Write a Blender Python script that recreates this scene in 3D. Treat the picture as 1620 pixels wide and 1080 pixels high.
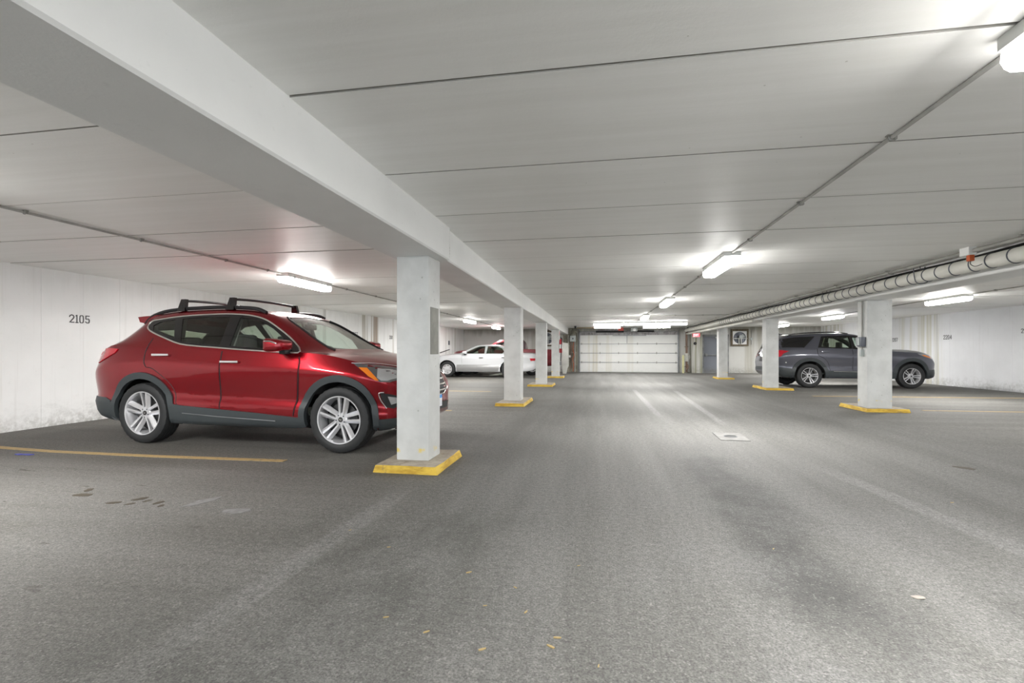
import bpy, bmesh, math, random
import numpy as np
from mathutils import Vector, Matrix
from mathutils.bvhtree import BVHTree
from mathutils.geometry import tessellate_polygon
PI = math.pi
R = math.radians
rnd = random.Random(7)
sc = bpy.context.scene
for o in list(bpy.data.objects):
    bpy.data.objects.remove(o)
COL = sc.collection

# ------------------------------------------------------------------ camera, world, exposure
cam = bpy.data.cameras.new('camera')
camo = bpy.data.objects.new('camera', cam)
COL.objects.link(camo)
cam.sensor_width = 36.0
cam.lens = 36.0 * 771.0 / 1620.0
cam.shift_y = 12.7 / 1620.0
cam.clip_start = 0.05
camo.location = (0, 0, 1.10)
camo.rotation_euler = (R(90), 0, R(10.08))
sc.camera = camo
w = bpy.data.worlds.new('world')
sc.world = w
w.use_nodes = True
w.node_tree.nodes['Background'].inputs[0].default_value = (0.6, 0.65, 0.7, 1)
w.node_tree.nodes['Background'].inputs[1].default_value = 1.2  # even fill light, entering by the opening added in the unseen near wall
sc.view_settings.view_transform = 'Standard'
sc.view_settings.look = 'None'
sc.view_settings.gamma = 1.0
sc.view_settings.use_curve_mapping = False
sc.cycles.diffuse_bounces = 8
sc.cycles.max_bounces = 16
sc.cycles.transparent_max_bounces = 16
sc.view_settings.exposure = 1.80
LAMP = 75.0          # radiance of the fluorescent lenses

# ------------------------------------------------------------------ materials
def nodes(name):
    m = bpy.data.materials.new(name)
    m.use_nodes = True
    nt = m.node_tree
    return m, nt, nt.nodes['Principled BSDF']

def pbr(name, col, rough=0.5, metal=0.0, coat=0.0, spec=0.5, emis=0.0, bump=0.0, bscale=60.0, vary=0.0, vscale=4.0):
    m, nt, b = nodes(name)
    c = (col[0], col[1], col[2], 1)
    b.inputs['Base Color'].default_value = c
    b.inputs['Roughness'].default_value = rough
    b.inputs['Metallic'].default_value = metal
    b.inputs['Coat Weight'].default_value = coat
    b.inputs['Coat Roughness'].default_value = 0.04
    b.inputs['Specular IOR Level'].default_value = spec
    if emis:
        b.inputs['Emission Color'].default_value = c
        b.inputs['Emission Strength'].default_value = emis
    if bump or vary:
        g = nt.nodes.new('ShaderNodeTexCoord')
        if vary:
            n = nt.nodes.new('ShaderNodeTexNoise'); n.inputs['Scale'].default_value = vscale; n.inputs['Detail'].default_value = 6
            nt.links.new(g.outputs['Object'], n.inputs['Vector'])
            r = nt.nodes.new('ShaderNodeValToRGB')
            r.color_ramp.elements[0].position = 0.3; r.color_ramp.elements[1].position = 0.75
            r.color_ramp.elements[0].color = tuple(x * (1 - vary) for x in col) + (1,)
            r.color_ramp.elements[1].color = tuple(min(1, x * (1 + vary * 0.5)) for x in col) + (1,)
            nt.links.new(n.outputs['Fac'], r.inputs[0]); nt.links.new(r.outputs[0], b.inputs['Base Color'])
        if bump:
            n = nt.nodes.new('ShaderNodeTexNoise'); n.inputs['Scale'].default_value = bscale; n.inputs['Detail'].default_value = 4
            nt.links.new(g.outputs['Object'], n.inputs['Vector'])
            bp = nt.nodes.new('ShaderNodeBump'); bp.inputs['Strength'].default_value = bump; bp.inputs['Distance'].default_value = 0.01
            nt.links.new(n.outputs['Fac'], bp.inputs['Height']); nt.links.new(bp.outputs[0], b.inputs['Normal'])
    return m

class NT:
    """small helper to chain maths in a node tree"""
    def __init__(s, nt):
        s.nt = nt
        s.pos = nt.nodes.new('ShaderNodeNewGeometry').outputs['Position']
    def n(s, t, **kw):
        return s.nt.nodes.new(t)
    def link(s, a, b):
        s.nt.links.new(a, b)
    def val(s, sock, v):
        if isinstance(v, (int, float)):
            sock.default_value = v
        else:
            s.link(v, sock)
    def m(s, op, a, b=0.0, c=None, clamp=False):
        x = s.n('ShaderNodeMath'); x.operation = op; x.use_clamp = clamp
        s.val(x.inputs[0], a); s.val(x.inputs[1], b)
        if c is not None: s.val(x.inputs[2], c)
        return x.outputs[0]
    def xyz(s):
        x = s.n('ShaderNodeSeparateXYZ'); s.link(s.pos, x.inputs[0]); return x.outputs
    def scaled(s, sx, sy, sz, off=(0, 0, 0)):
        x = s.n('ShaderNodeMapping'); s.link(s.pos, x.inputs[0])
        x.inputs['Scale'].default_value = (sx, sy, sz); x.inputs['Location'].default_value = off
        return x.outputs[0]
    def noise(s, vec, scale=1.0, detail=4, rough=0.5):
        x = s.n('ShaderNodeTexNoise'); s.link(vec, x.inputs['Vector'])
        x.inputs['Scale'].default_value = scale; x.inputs['Detail'].default_value = detail; x.inputs['Roughness'].default_value = rough
        return x.outputs['Fac']
    def vor(s, vec, scale, feat='F1'):
        x = s.n('ShaderNodeTexVoronoi'); x.feature = feat; s.link(vec, x.inputs['Vector']); x.inputs['Scale'].default_value = scale
        return x
    def ramp(s, v, a, b):
        x = s.n('ShaderNodeMapRange'); s.link(v, x.inputs[0]); x.interpolation_type = 'SMOOTHSTEP'
        x.inputs[1].default_value = a; x.inputs[2].default_value = b
        return x.outputs[0]
    def band(s, v, c, hw, soft):
        d = s.m('ABSOLUTE', s.m('SUBTRACT', v, c))
        return s.m('SUBTRACT', 1.0, s.ramp(d, hw, hw + soft))
    def mix(s, f, a, b):
        x = s.n('ShaderNodeMix'); x.data_type = 'RGBA'
        s.val(x.inputs[0], f)
        for i, v in ((6, a), (7, b)):
            if isinstance(v, tuple): x.inputs[i].default_value = v + (1,)
            else: s.link(v, x.inputs[i])
        return x.outputs[2]
    def bump(s, h, b, strength, dist=0.01):
        x = s.n('ShaderNodeBump'); x.inputs['Strength'].default_value = strength; x.inputs['Distance'].default_value = dist
        s.link(h, x.inputs['Height']); s.link(x.outputs[0], b.inputs['Normal'])

def mat_asphalt():
    m, nt, b = nodes('asphalt'); T = NT(nt); X, Y, Z = T.xyz()
    big = T.noise(T.scaled(0.55, 0.30, 1), 1.0, 5, 0.55)
    streak = T.noise(T.scaled(2.2, 0.16, 1), 1.0, 4, 0.6)
    cross = T.noise(T.scaled(0.10, 2.4, 1, (3, 7, 0)), 1.0, 4, 0.6)
    grit = T.noise(T.pos, 105, 3, 0.75)
    grit2 = T.noise(T.pos, 30, 6, 0.8)
    inlane = T.m('MULTIPLY', T.ramp(X, -2.2, -0.8), T.m('SUBTRACT', 1.0, T.ramp(X, 3.6, 5.2)))
    c = T.mix(T.ramp(big, 0.32, 0.68), (0.095, 0.094, 0.086), (0.150, 0.149, 0.140))
    sm = T.mix(T.ramp(streak, 0.35, 0.68), (0.095, 0.094, 0.087), (0.165, 0.164, 0.157))
    cm = T.mix(T.ramp(cross, 0.36, 0.66), (0.090, 0.086, 0.074), (0.150, 0.145, 0.133))
    lane = T.mix(inlane, cm, sm)
    c = T.mix(0.55, c, lane)
    # oil dark wheel track, pale scuffs and the brownish stall floor
    wob = T.m('MULTIPLY', T.m('SUBTRACT', T.noise(T.scaled(0.7, 0.7, 1, (9, 2, 0)), 1.0, 5, 0.65), 0.5), 1.1)
    trk = T.m('MULTIPLY', T.band(T.m('ADD', X, T.m('MULTIPLY', wob, 0.7)), 1.05, 0.07, 0.30), T.m('MULTIPLY', T.ramp(Y, 1.6, 2.4), T.m('SUBTRACT', 1.0, T.ramp(Y, 4.6, 6.3))))
    trk = T.m('MULTIPLY', trk, T.ramp(T.noise(T.scaled(1.3, 0.9, 1), 1.0, 5, 0.7), 0.30, 0.55))
    c = T.mix(T.m('MULTIPLY', trk, 0.80), c, (0.045, 0.045, 0.043))
    trk2 = T.m('MULTIPLY', T.band(T.m('ADD', X, wob), 1.85, 0.05, 0.30), T.m('SUBTRACT', 1.0, T.ramp(Y, 2.2, 2.9)))
    c = T.mix(T.m('MULTIPLY', trk2, 0.5), c, (0.055, 0.055, 0.053))
    dk = T.m('MULTIPLY', T.band(T.m('ADD', X, wob), -1.15, 0.35, 0.9), T.m('SUBTRACT', 1.0, T.ramp(Y, 2.7, 3.8)))
    dk = T.m('MULTIPLY', dk, T.ramp(T.noise(T.scaled(1.6, 1.1, 1, (4, 4, 0)), 1.0, 5, 0.7), 0.36, 0.66))
    c = T.mix(T.m('MULTIPLY', dk, 0.65), c, (0.052, 0.053, 0.046))
    # straight worn pale lines along the lane
    for x0, sl, y0, y1, hw, k in ((1.00, 0.0, 8.0, 14.8, 0.035, 0.5), (1.50, 0.043, 7.2, 14.6, 0.035, 0.5), (2.68, -0.128, 0.5, 5.2, 0.05, 0.35), (-1.60, 0.03, 0.9, 3.9, 0.045, 0.28)):
        line = T.band(T.m('SUBTRACT', X, T.m('MULTIPLY_ADD', Y, sl, x0)), 0.0, hw, hw * 1.3)
        line = T.m('MULTIPLY', line, T.m('MULTIPLY', T.ramp(Y, y0, y0 + 1.2), T.m('SUBTRACT', 1.0, T.ramp(Y, y1 - 0.8, y1))))
        line = T.m('MULTIPLY', line, T.m('MULTIPLY_ADD', T.ramp(grit2, 0.35, 0.6), 0.5, 0.5))
        c = T.mix(T.m('MULTIPLY', line, k), c, (0.27, 0.27, 0.265))
    worn = T.m('MULTIPLY', T.ramp(X, -0.3, 0.9), T.m('SUBTRACT', 1.0, T.ramp(Y, 2.6, 5.5)))
    worn = T.m('MULTIPLY', worn, T.ramp(T.noise(T.scaled(1.1, 0.8, 1, (2, 8, 0)), 1.0, 6, 0.7), 0.45, 0.62))
    c = T.mix(T.m('MULTIPLY', worn, 0.6), c, (0.150, 0.149, 0.144))
    worn2 = T.m('MULTIPLY', T.m('SUBTRACT', 1.0, T.ramp(X, -3.2, -2.2)), T.m('SUBTRACT', 1.0, T.ramp(Y, 3.2, 4.0)))
    worn2 = T.m('MULTIPLY', worn2, T.ramp(T.noise(T.scaled(0.9, 1.3, 1, (6, 1, 0)), 1.0, 6, 0.7), 0.40, 0.62))
    c = T.mix(T.m('MULTIPLY', worn2, 0.5), c, (0.150, 0.148, 0.141))
    stall = T.m('MULTIPLY', T.m('SUBTRACT', 1.0, T.ramp(X, -4.8, -3.2)), T.ramp(Y, 3.6, 4.6))
    c = T.mix(T.m('MULTIPLY', stall, 0.45), c, (0.060, 0.054, 0.042))
    # oil spots
    sp = T.m('MULTIPLY', T.m('LESS_THAN', T.noise(T.scaled(3.4, 9.0, 1, (1, 1, 0)), 1.0, 3, 0.6), 0.32), T.m('MULTIPLY', T.m('SUBTRACT', 1.0, T.ramp(X, -3.0, -2.0)), T.m('SUBTRACT', 1.0, T.ramp(Y, 3.7, 4.2))))
    c = T.mix(T.m('MULTIPLY', sp, 0.7), c, (0.036, 0.030, 0.021))
    # aggregate
    k = T.m('MULTIPLY_ADD', T.m('SUBTRACT', grit, 0.5), 3.0, 1.0)
    k = T.m('MULTIPLY', k, T.m('MULTIPLY_ADD', T.m('SUBTRACT', grit2, 0.5), 2.2, 1.0))
    v = T.vor(T.pos, 70)
    stone = T.m('MULTIPLY', T.m('LESS_THAN', v.outputs['Distance'], 0.30), T.m('GREATER_THAN', T.noise(v.outputs['Position'], 31, 0, 0), 0.585))
    mul = T.n('ShaderNodeMix'); mul.data_type = 'RGBA'; mul.blend_type = 'MULTIPLY'; mul.inputs[0].default_value = 1.0
    T.link(c, mul.inputs[6])
    cb = T.n('ShaderNodeCombineXYZ'); [T.link(k, cb.inputs[i]) for i in range(3)]
    T.link(cb.outputs[0], mul.inputs[7])
    c = T.mix(T.m('MULTIPLY', stone, 0.28), mul.outputs[2], (0.36, 0.35, 0.33))
    T.link(c, b.inputs['Base Color'])
    rr = T.m('MULTIPLY_ADD', big, 0.35, 0.55)
    T.link(rr, b.inputs['Roughness'])
    h = T.m('ADD', T.m('MULTIPLY', grit, 0.5), T.m('ADD', T.m('MULTIPLY', grit2, 0.5), T.m('MULTIPLY', stone, 0.5)))
    T.bump(h, b, 1.0, 0.009)
    return m

def mat_paintwall(name, base, stains=(), dirt=0.6, lines=0.0, axis='Y', bottom=0.35, top_dirt=0.0):
    """white painted concrete; stains = ((centre, half width, colour, strength), ...) along the wall"""
    m, nt, b = nodes(name); T = NT(nt); X, Y, Z = T.xyz()
    A = Y if axis == 'Y' else X
    big = T.noise(T.pos, 0.9, 5, 0.6)
    c = T.mix(T.ramp(big, 0.3, 0.7), tuple(x * 0.93 for x in base), base)
    fine = T.noise(T.pos, 14, 5, 0.7)
    c = T.mix(T.m('MULTIPLY', T.ramp(fine, 0.60, 0.75), 0.25), c, tuple(x * 0.7 for x in base))
    sv = (5.0, 5.0, 0.35)
    vert = T.noise(T.scaled(*sv), 1.0, 4, 0.7)
    vert2 = T.noise(T.scaled(14, 14, 0.5), 1.0, 3, 0.6)
    if lines:
        c = T.mix(T.m('MULTIPLY', T.ramp(vert2, 0.56, 0.72), lines), c, (0.44, 0.43, 0.40))
    # splash dirt with a ragged upper edge
    edge = T.m('ADD', Z, T.m('MULTIPLY', T.m('SUBTRACT', T.noise(T.scaled(1.6, 1.6, 3), 1.0, 6, 0.75), 0.5), 0.9))
    spl = T.m('MULTIPLY', T.m('SUBTRACT', 1.0, T.ramp(edge, bottom * -0.6, bottom)), T.ramp(fine, 0.28, 0.62))
    c = T.mix(T.m('MULTIPLY', spl, dirt), c, (0.17, 0.165, 0.14))
    if top_dirt:
        td = T.m('MULTIPLY', T.ramp(T.m('ADD', Z, T.m('MULTIPLY', vert, 0.9)), 2.30, 2.75), top_dirt)
        c = T.mix(td, c, (0.20, 0.18, 0.14))
    for (ctr, hw, col, st) in stains:
        msk = T.m('MULTIPLY', T.band(A, ctr, hw * 0.5, hw * 0.6), T.ramp(T.noise(T.scaled(7, 7, 0.18, (ctr, ctr, 0)), 1.0, 3, 0.6), 0.40, 0.62))
        c = T.mix(T.m('MULTIPLY', msk, st), c, col)
    T.link(c, b.inputs['Base Color'])
    b.inputs['Roughness'].default_value = 0.6
    T.bump(T.m('ADD', T.m('MULTIPLY', fine, 0.5), T.m('MULTIPLY', T.noise(T.pos, 60, 3, 0.6), 0.3)), b, 0.25, 0.008)
    return m

def mat_ceiling():
    m, nt, b = nodes('ceiling_paint'); T = NT(nt)
    s = T.noise(T.scaled(0.5, 9, 1), 1.0, 5, 0.65)
    big = T.noise(T.pos, 0.6, 4, 0.6)
    c = T.mix(T.ramp(s, 0.3, 0.7), (0.88, 0.876, 0.85), (0.93, 0.926, 0.905))
    c = T.mix(T.m('MULTIPLY', T.ramp(big, 0.52, 0.75), 0.25), c, (0.80, 0.785, 0.74))
    sp = T.vor(T.pos, 9)
    dots = T.m('MULTIPLY', T.m('LESS_THAN', sp.outputs['Distance'], 0.045), T.m('GREATER_THAN', T.noise(sp.outputs['Position'], 7, 0, 0), 0.60))
    c = T.mix(T.m('MULTIPLY', dots, 0.45), c, (0.35, 0.33, 0.29))
    T.link(c, b.inputs['Base Color']); b.inputs['Roughness'].default_value = 0.42
    T.bump(T.m('ADD', T.m('MULTIPLY', s, 0.5), T.noise(T.pos, 40, 4, 0.7)), b, 0.18, 0.006)
    return m

def mat_column():
    m, nt, b = nodes('column_paint'); T = NT(nt); X, Y, Z = T.xyz()
    big = T.noise(T.pos, 3.0, 5, 0.6)
    c = T.mix(T.ramp(big, 0.3, 0.7), (0.52, 0.53, 0.52), (0.62, 0.63, 0.62))
    v = T.vor(T.scaled(1, 1, 0.9), 13)
    pits = T.m('MULTIPLY', T.m('LESS_THAN', v.outputs['Distance'], 0.11), T.m('GREATER_THAN', T.noise(v.outputs['Position'], 5, 0, 0), 0.53))
    c = T.mix(T.m('MULTIPLY', pits, 0.55), c, (0.27, 0.28, 0.26))
    yl = T.m('MULTIPLY', T.band(Z, 0.155, 0.012, 0.02), T.ramp(T.noise(T.pos, 9, 2, 0.6), 0.55, 0.68))
    c = T.mix(T.m('MULTIPLY', yl, 0.8), c, (0.72, 0.55, 0.08))
    sc_ = T.m('MULTIPLY', T.ramp(T.noise(T.scaled(8, 8, 22), 1.0, 5, 0.7), 0.60, 0.72), 0.25)
    c = T.mix(sc_, c, (0.45, 0.45, 0.42))
    T.link(c, b.inputs['Base Color']); b.inputs['Roughness'].default_value = 0.55
    h = T.m('SUBTRACT', T.m('MULTIPLY', T.noise(T.pos, 30, 4, 0.7), 0.3), pits)
    T.bump(h, b, 0.5, 0.006)
    return m

def mat_worn_yellow():
    m, nt, b = nodes('worn_yellow_paint'); T = NT(nt)
    n = T.noise(T.pos, 7, 5, 0.7); n2 = T.noise(T.scaled(3, 3, 14), 1, 4, 0.7)
    c = T.mix(T.ramp(n2, 0.35, 0.62), (0.42, 0.255, 0.02), (0.66, 0.45, 0.055))
    c = T.mix(T.m('MULTIPLY', T.ramp(n, 0.60, 0.68), 0.75), c, (0.22, 0.16, 0.06))
    T.link(c, b.inputs['Base Color']); b.inputs['Roughness'].default_value = 0.6
    T.bump(n, b, 0.4, 0.01)
    return m

def mat_stall_line():
    m, nt, b = nodes('faded_yellow_line'); T = NT(nt)
    n = T.noise(T.pos, 22, 5, 0.75)
    c = T.mix(T.ramp(n, 0.50, 0.72), (0.36, 0.255, 0.11), (0.15, 0.125, 0.085))
    T.link(c, b.inputs['Base Color']); b.inputs['Roughness'].default_value = 0.7
    return m

def mat_grimy(name, a, bcol, c3, scale=3.0):
    m, nt, b = nodes(name); T = NT(nt)
    n = T.noise(T.scaled(3, 3, 0.9), scale, 5, 0.7); n2 = T.noise(T.pos, 9, 5, 0.7)
    c = T.mix(T.ramp(n, 0.36, 0.62), a, bcol)
    c = T.mix(T.ramp(n2, 0.56, 0.68), c, c3)
    T.link(c, b.inputs['Base Color']); b.inputs['Roughness'].default_value = 0.75
    T.bump(n2, b, 0.4, 0.01)
    return m

def mat_glass(name, tint, refl=1.0):
    m = bpy.data.materials.new(name); m.use_nodes = True; nt = m.node_tree
    nt.nodes.clear()
    o = nt.nodes.new('ShaderNodeOutputMaterial'); mx = nt.nodes.new('ShaderNodeMixShader')
    t = nt.nodes.new('ShaderNodeBsdfTransparent'); t.inputs[0].default_value = tuple(tint) + (1,)
    g = nt.nodes.new('ShaderNodeBsdfGlossy'); g.inputs['Roughness'].default_value = 0.02
    g.inputs['Color'].default_value = (refl, refl, refl, 1)
    f = nt.nodes.new('ShaderNodeFresnel')
    ge = nt.nodes.new('ShaderNodeNewGeometry'); mr = nt.nodes.new('ShaderNodeMapRange')   # a thin pane: same reflectance on both faces
    mr.inputs[3].default_value = 1.5; mr.inputs[4].default_value = 1 / 1.5
    nt.links.new(ge.outputs['Backfacing'], mr.inputs[0]); nt.links.new(mr.outputs[0], f.inputs[0])
    nt.links.new(f.outputs[0], mx.inputs[0]); nt.links.new(t.outputs[0], mx.inputs[1]); nt.links.new(g.outputs[0], mx.inputs[2])
    nt.links.new(mx.outputs[0], o.inputs[0])
    return m

def mat_emit(name, col, s):
    m, nt, b = nodes(name)
    b.inputs['Base Color'].default_value = tuple(col) + (1,)
    b.inputs['Emission Color'].default_value = tuple(col) + (1,)
    b.inputs['Emission Strength'].default_value = s
    return m

M = {}
M['asphalt'] = mat_asphalt()
BR = (0.16, 0.115, 0.075)
M['wall_left'] = mat_paintwall('left_wall_paint', (0.80, 0.805, 0.80),
    stains=((12.83, 0.10, (0.30, 0.29, 0.27), 0.7), (15.30, 0.30, (0.25, 0.22, 0.15), 0.85), (16.00, 0.35, (0.28, 0.21, 0.15), 0.9), (16.75, 0.12, (0.20, 0.18, 0.16), 0.8),
            (11.6, 0.35, (0.5, 0.48, 0.42), 0.5), (17.6, 0.08, (0.4, 0.36, 0.3), 0.6), (25.2, 2.0, (0.42, 0.41, 0.36), 0.6)), dirt=0.75, lines=0.13, top_dirt=0.10)
M['wall_right'] = mat_paintwall('right_wall_paint', (0.79, 0.80, 0.82),
    stains=((19.1, 0.75, (0.50, 0.48, 0.34), 0.6), (18.75, 0.10, (0.30, 0.29, 0.24), 0.5), (20.4, 0.5, (0.55, 0.53, 0.42), 0.45), (26.5, 1.6, (0.42, 0.40, 0.30), 0.7)), dirt=0.5, lines=0.14, bottom=0.3)
M['wall_far'] = mat_paintwall('far_wall_paint', (0.60, 0.60, 0.575), stains=((-4.0, 1.2, (0.36, 0.35, 0.30), 0.6), (5.1, 0.45, (0.22, 0.22, 0.14), 0.9), (-1.4, 0.5, (0.22, 0.20, 0.14), 0.9), (8.2, 0.8, (0.35, 0.33, 0.26), 0.6)), dirt=0.6, lines=0.3, axis='X', top_dirt=0.7)
M['ceiling'] = mat_ceiling()
M['grout'] = pbr('joint_grout', (0.40, 0.39, 0.36), 0.9)
M['deck'] = pbr('deck_dark', (0.17, 0.165, 0.15), 0.9)
M['beam'] = mat_paintwall('beam_paint', (0.86, 0.865, 0.855), dirt=0.0, lines=0.0)
M['column'] = mat_column()
M['yellow'] = mat_worn_yellow()
M['line'] = mat_stall_line()
M['plinthtop'] = mat_grimy('plinth_concrete', (0.30, 0.265, 0.215), (0.40, 0.355, 0.29), (0.22, 0.17, 0.11))
M['concrete'] = pbr('pale_concrete', (0.19, 0.187, 0.18), 0.8, vary=0.25, vscale=9, bump=0.3)
M['black'] = pbr('matt_black', (0.012, 0.012, 0.013), 0.6)
M['gap'] = pbr('dark_gap', (0.035, 0.033, 0.028), 0.9)
M['stencil'] = pbr('stencil_ink', (0.085, 0.085, 0.09), 0.7)
M['housing'] = pbr('light_housing', (0.62, 0.63, 0.61), 0.45)
M['lens'] = mat_emit('lit_lens', (1.0, 0.985, 0.96), LAMP)
M['lens_side'] = mat_emit('lit_lens_edge', (1.0, 0.985, 0.96), LAMP * 0.045)
M['lens_dim'] = mat_emit('lit_lens_dimmed', (1.0, 0.985, 0.96), LAMP * 0.33)  # same fixtures with emission turned down so the garage door does not clip
M['lens_dim_side'] = mat_emit('lit_lens_edge_dimmed', (1.0, 0.985, 0.96), LAMP * 0.03)
M['galv'] = pbr('galvanised', (0.36, 0.355, 0.33), 0.5, 0.35, vary=0.25)
M['pipewhite'] = pbr('pipe_jacket', (0.74, 0.73, 0.67), 0.5, vary=0.15, vscale=2.5)
M['conduitgrey'] = pbr('conduit_paint', (0.52, 0.515, 0.49), 0.5, vary=0.3)
M['orange'] = pbr('orange_plastic', (0.55, 0.10, 0.02), 0.5)
M['boxgrey'] = pbr('box_grey', (0.42, 0.46, 0.45), 0.45, vary=0.2)
M['boxdark'] = pbr('box_dark', (0.10, 0.11, 0.13), 0.4, 0.3)
M['boxwhite'] = pbr('box_white', (0.75, 0.75, 0.74), 0.5)
M['plate'] = pbr('bare_steel', (0.20, 0.20, 0.175), 0.55, 0.3, vary=0.4, vscale=6)
M['door'] = mat_paintwall('garage_door_paint', (0.75, 0.755, 0.735), stains=((-0.3, 0.35, (0.50, 0.46, 0.33), 0.5), (0.55, 0.2, (0.55, 0.52, 0.42), 0.4), (1.7, 0.2, (0.58, 0.55, 0.46), 0.35)), dirt=0.1, axis='X')
M['doorgrey'] = mat_paintwall('steel_door_paint', (0.20, 0.215, 0.25), dirt=0.75, axis='X', bottom=0.25)
M['frame'] = pbr('door_frame', (0.26, 0.27, 0.27), 0.5, vary=0.4)
M['steel'] = pbr('steel_track', (0.25, 0.26, 0.27), 0.4, 0.6, vary=0.3)
M['exit'] = mat_emit('exit_red', (1.0, 0.06, 0.09), 0.45)
M['exitlit'] = mat_emit('exit_letters', (1.0, 0.62, 0.62), 0.8)
M['redsign'] = pbr('red_sign', (0.45, 0.06, 0.04), 0.5)
M['rust'] = mat_grimy('rusty_pipe', (0.10, 0.075, 0.06), (0.24, 0.15, 0.11), (0.46, 0.42, 0.36))
M['grime'] = mat_grimy('grimy_concrete', (0.10, 0.095, 0.07), (0.24, 0.23, 0.18), (0.42, 0.42, 0.36), 1.5)
M['lintel'] = mat_grimy('peeling_lintel', (0.25, 0.235, 0.245), (0.40, 0.385, 0.39), (0.13, 0.12, 0.11), 3)
M['wood'] = mat_grimy('old_wood', (0.09, 0.075, 0.05), (0.15, 0.12, 0.08), (0.20, 0.17, 0.11))
M['plywood'] = pbr('plywood', (0.42, 0.33, 0.21), 0.7, vary=0.3)
M['extred'] = pbr('extinguisher_red', (0.50, 0.012, 0.03), 0.3, coat=0.5)
M['paleyellow'] = pbr('pale_yellow', (0.62, 0.60, 0.34), 0.6, vary=0.2)
M['offwhite'] = pbr('off_white_board', (0.66, 0.665, 0.62), 0.6, vary=0.2, vscale=3)
M['leaf'] = pbr('dry_leaf', (0.33, 0.30, 0.265), 0.7, vary=0.2, vscale=30)
M['straw'] = pbr('straw', (0.36, 0.27, 0.12), 0.7)
M['bluescrap'] = pbr('blue_scrap', (0.03, 0.04, 0.30), 0.5)
M['greystain'] = pbr('dried_spill', (0.20, 0.20, 0.198), 0.7, vary=0.3, vscale=25)
# cars
M['tyre'] = pbr('tyre_rubber', (0.018, 0.019, 0.020), 0.62, bump=0.15, bscale=120)
M['alloy'] = pbr('alloy', (0.70, 0.70, 0.72), 0.30, 0.6)
M['alloydark'] = pbr('wheel_barrel', (0.012, 0.012, 0.012), 0.6, 0.2)
M['disc'] = pbr('brake_disc', (0.07, 0.07, 0.07), 0.45, 0.7)
M['chrome'] = pbr('chrome', (0.80, 0.80, 0.80), 0.12, 1.0)
M['satin'] = pbr('satin_trim', (0.62, 0.60, 0.57), 0.3, 0.8)
M['cladding'] = pbr('grey_cladding', (0.040, 0.048, 0.052), 0.5)
M['gloss_black'] = pbr('gloss_black', (0.006, 0.006, 0.007), 0.12, coat=0.6)
M['interior'] = pbr('interior_dark', (0.022, 0.022, 0.022), 0.8)
M['seatgrey'] = pbr('seat_fabric', (0.06, 0.06, 0.06), 0.8)
M['seatlight'] = pbr('seat_light', (0.30, 0.31, 0.29), 0.7)
M['glass_clear'] = mat_glass('window_glass', (0.88, 0.93, 0.90))
M['glass_dark'] = mat_glass('privacy_glass', (0.70, 0.74, 0.68))
M['lamp_red'] = pbr('tail_lamp', (0.55, 0.005, 0.02), 0.12, coat=1.0)
M['lamp_amber'] = pbr('amber_lamp', (0.85, 0.22, 0.01), 0.15, coat=1.0)
M['lamp_clear'] = pbr('lamp_lens', (0.55, 0.56, 0.57), 0.10, 0.55, coat=1.0)
M['lamp_bezel'] = pbr('lamp_bezel', (0.16, 0.165, 0.17), 0.2, 0.6, coat=1.0)
M['paint_red'] = pbr('red_metallic', (0.26, 0.0012, 0.008), 0.27, 0.72, coat=0.8, spec=0.3)
M['paint_grey'] = pbr('grey_metallic', (0.105, 0.108, 0.135), 0.30, 0.5, coat=1.0)
M['paint_white'] = pbr('white_gloss', (0.68, 0.69, 0.71), 0.25, 0.0, coat=1.0)
M['paint_silver'] = pbr('silver_lower', (0.33, 0.33, 0.33), 0.35, 0.3, coat=0.6)
M['paint_maroon'] = pbr('maroon_gloss', (0.17, 0.010, 0.018), 0.3, 0.2, coat=1.0)
M['plate_white'] = pbr('licence_white', (0.72, 0.74, 0.78), 0.4)
M['plate_blue'] = pbr('licence_blue', (0.05, 0.28, 0.66), 0.4)

# ------------------------------------------------------------------ mesh helpers
def link_mesh(name, me, parent=None, loc=None, mats=(), sharp=35.0):
    for m in mats: me.materials.append(m)
    if sharp is not None:
        for p in me.polygons: p.use_smooth = True
        me.set_sharp_from_angle(angle=R(sharp))
    o = bpy.data.objects.new(name, me); COL.objects.link(o)
    if parent: o.parent = parent
    if loc: o.location = loc
    return o

def obj(name, bm, mats, parent=None, loc=None, sharp=35.0, bevel=0.0):
    if bevel:
        bmesh.ops.bevel(bm, geom=[e for e in bm.edges if len(e.link_faces) == 2 and e.calc_face_angle(0) > 0.5], offset=bevel, segments=2, affect='EDGES', profile=0.6)
    bmesh.ops.recalc_face_normals(bm, faces=bm.faces[:])
    me = bpy.data.meshes.new(name); bm.to_mesh(me); bm.free()
    if not isinstance(mats, (list, tuple)): mats = [mats]
    return link_mesh(name, me, parent, loc, mats, sharp)

def empty(name, loc, rz=0.0, scale=1.0):
    o = bpy.data.objects.new(name, None); COL.objects.link(o)
    o.empty_display_size = 0.2
    o.location = loc; o.rotation_euler = (0, 0, rz); o.scale = (scale,) * 3
    return o

def tag(o, label, cat, group=None):
    o['label'] = label; o['category'] = cat
    if group: o['group'] = group
    return o

def struct(o):
    o['kind'] = 'structure'; return o

def nb(): return bmesh.new()

def box(bm, x0, x1, y0, y1, z0, z1, mat=0):
    v = [bm.verts.new((x, y, z)) for z in (z0, z1) for y in (y0, y1) for x in (x0, x1)]
    fs = []
    for q in ((0, 2, 3, 1), (4, 5, 7, 6), (0, 1, 5, 4), (2, 6, 7, 3), (0, 4, 6, 2), (1, 3, 7, 5)):
        f = bm.faces.new([v[i] for i in q]); f.material_index = mat; fs.append(f)
    return fs

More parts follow.
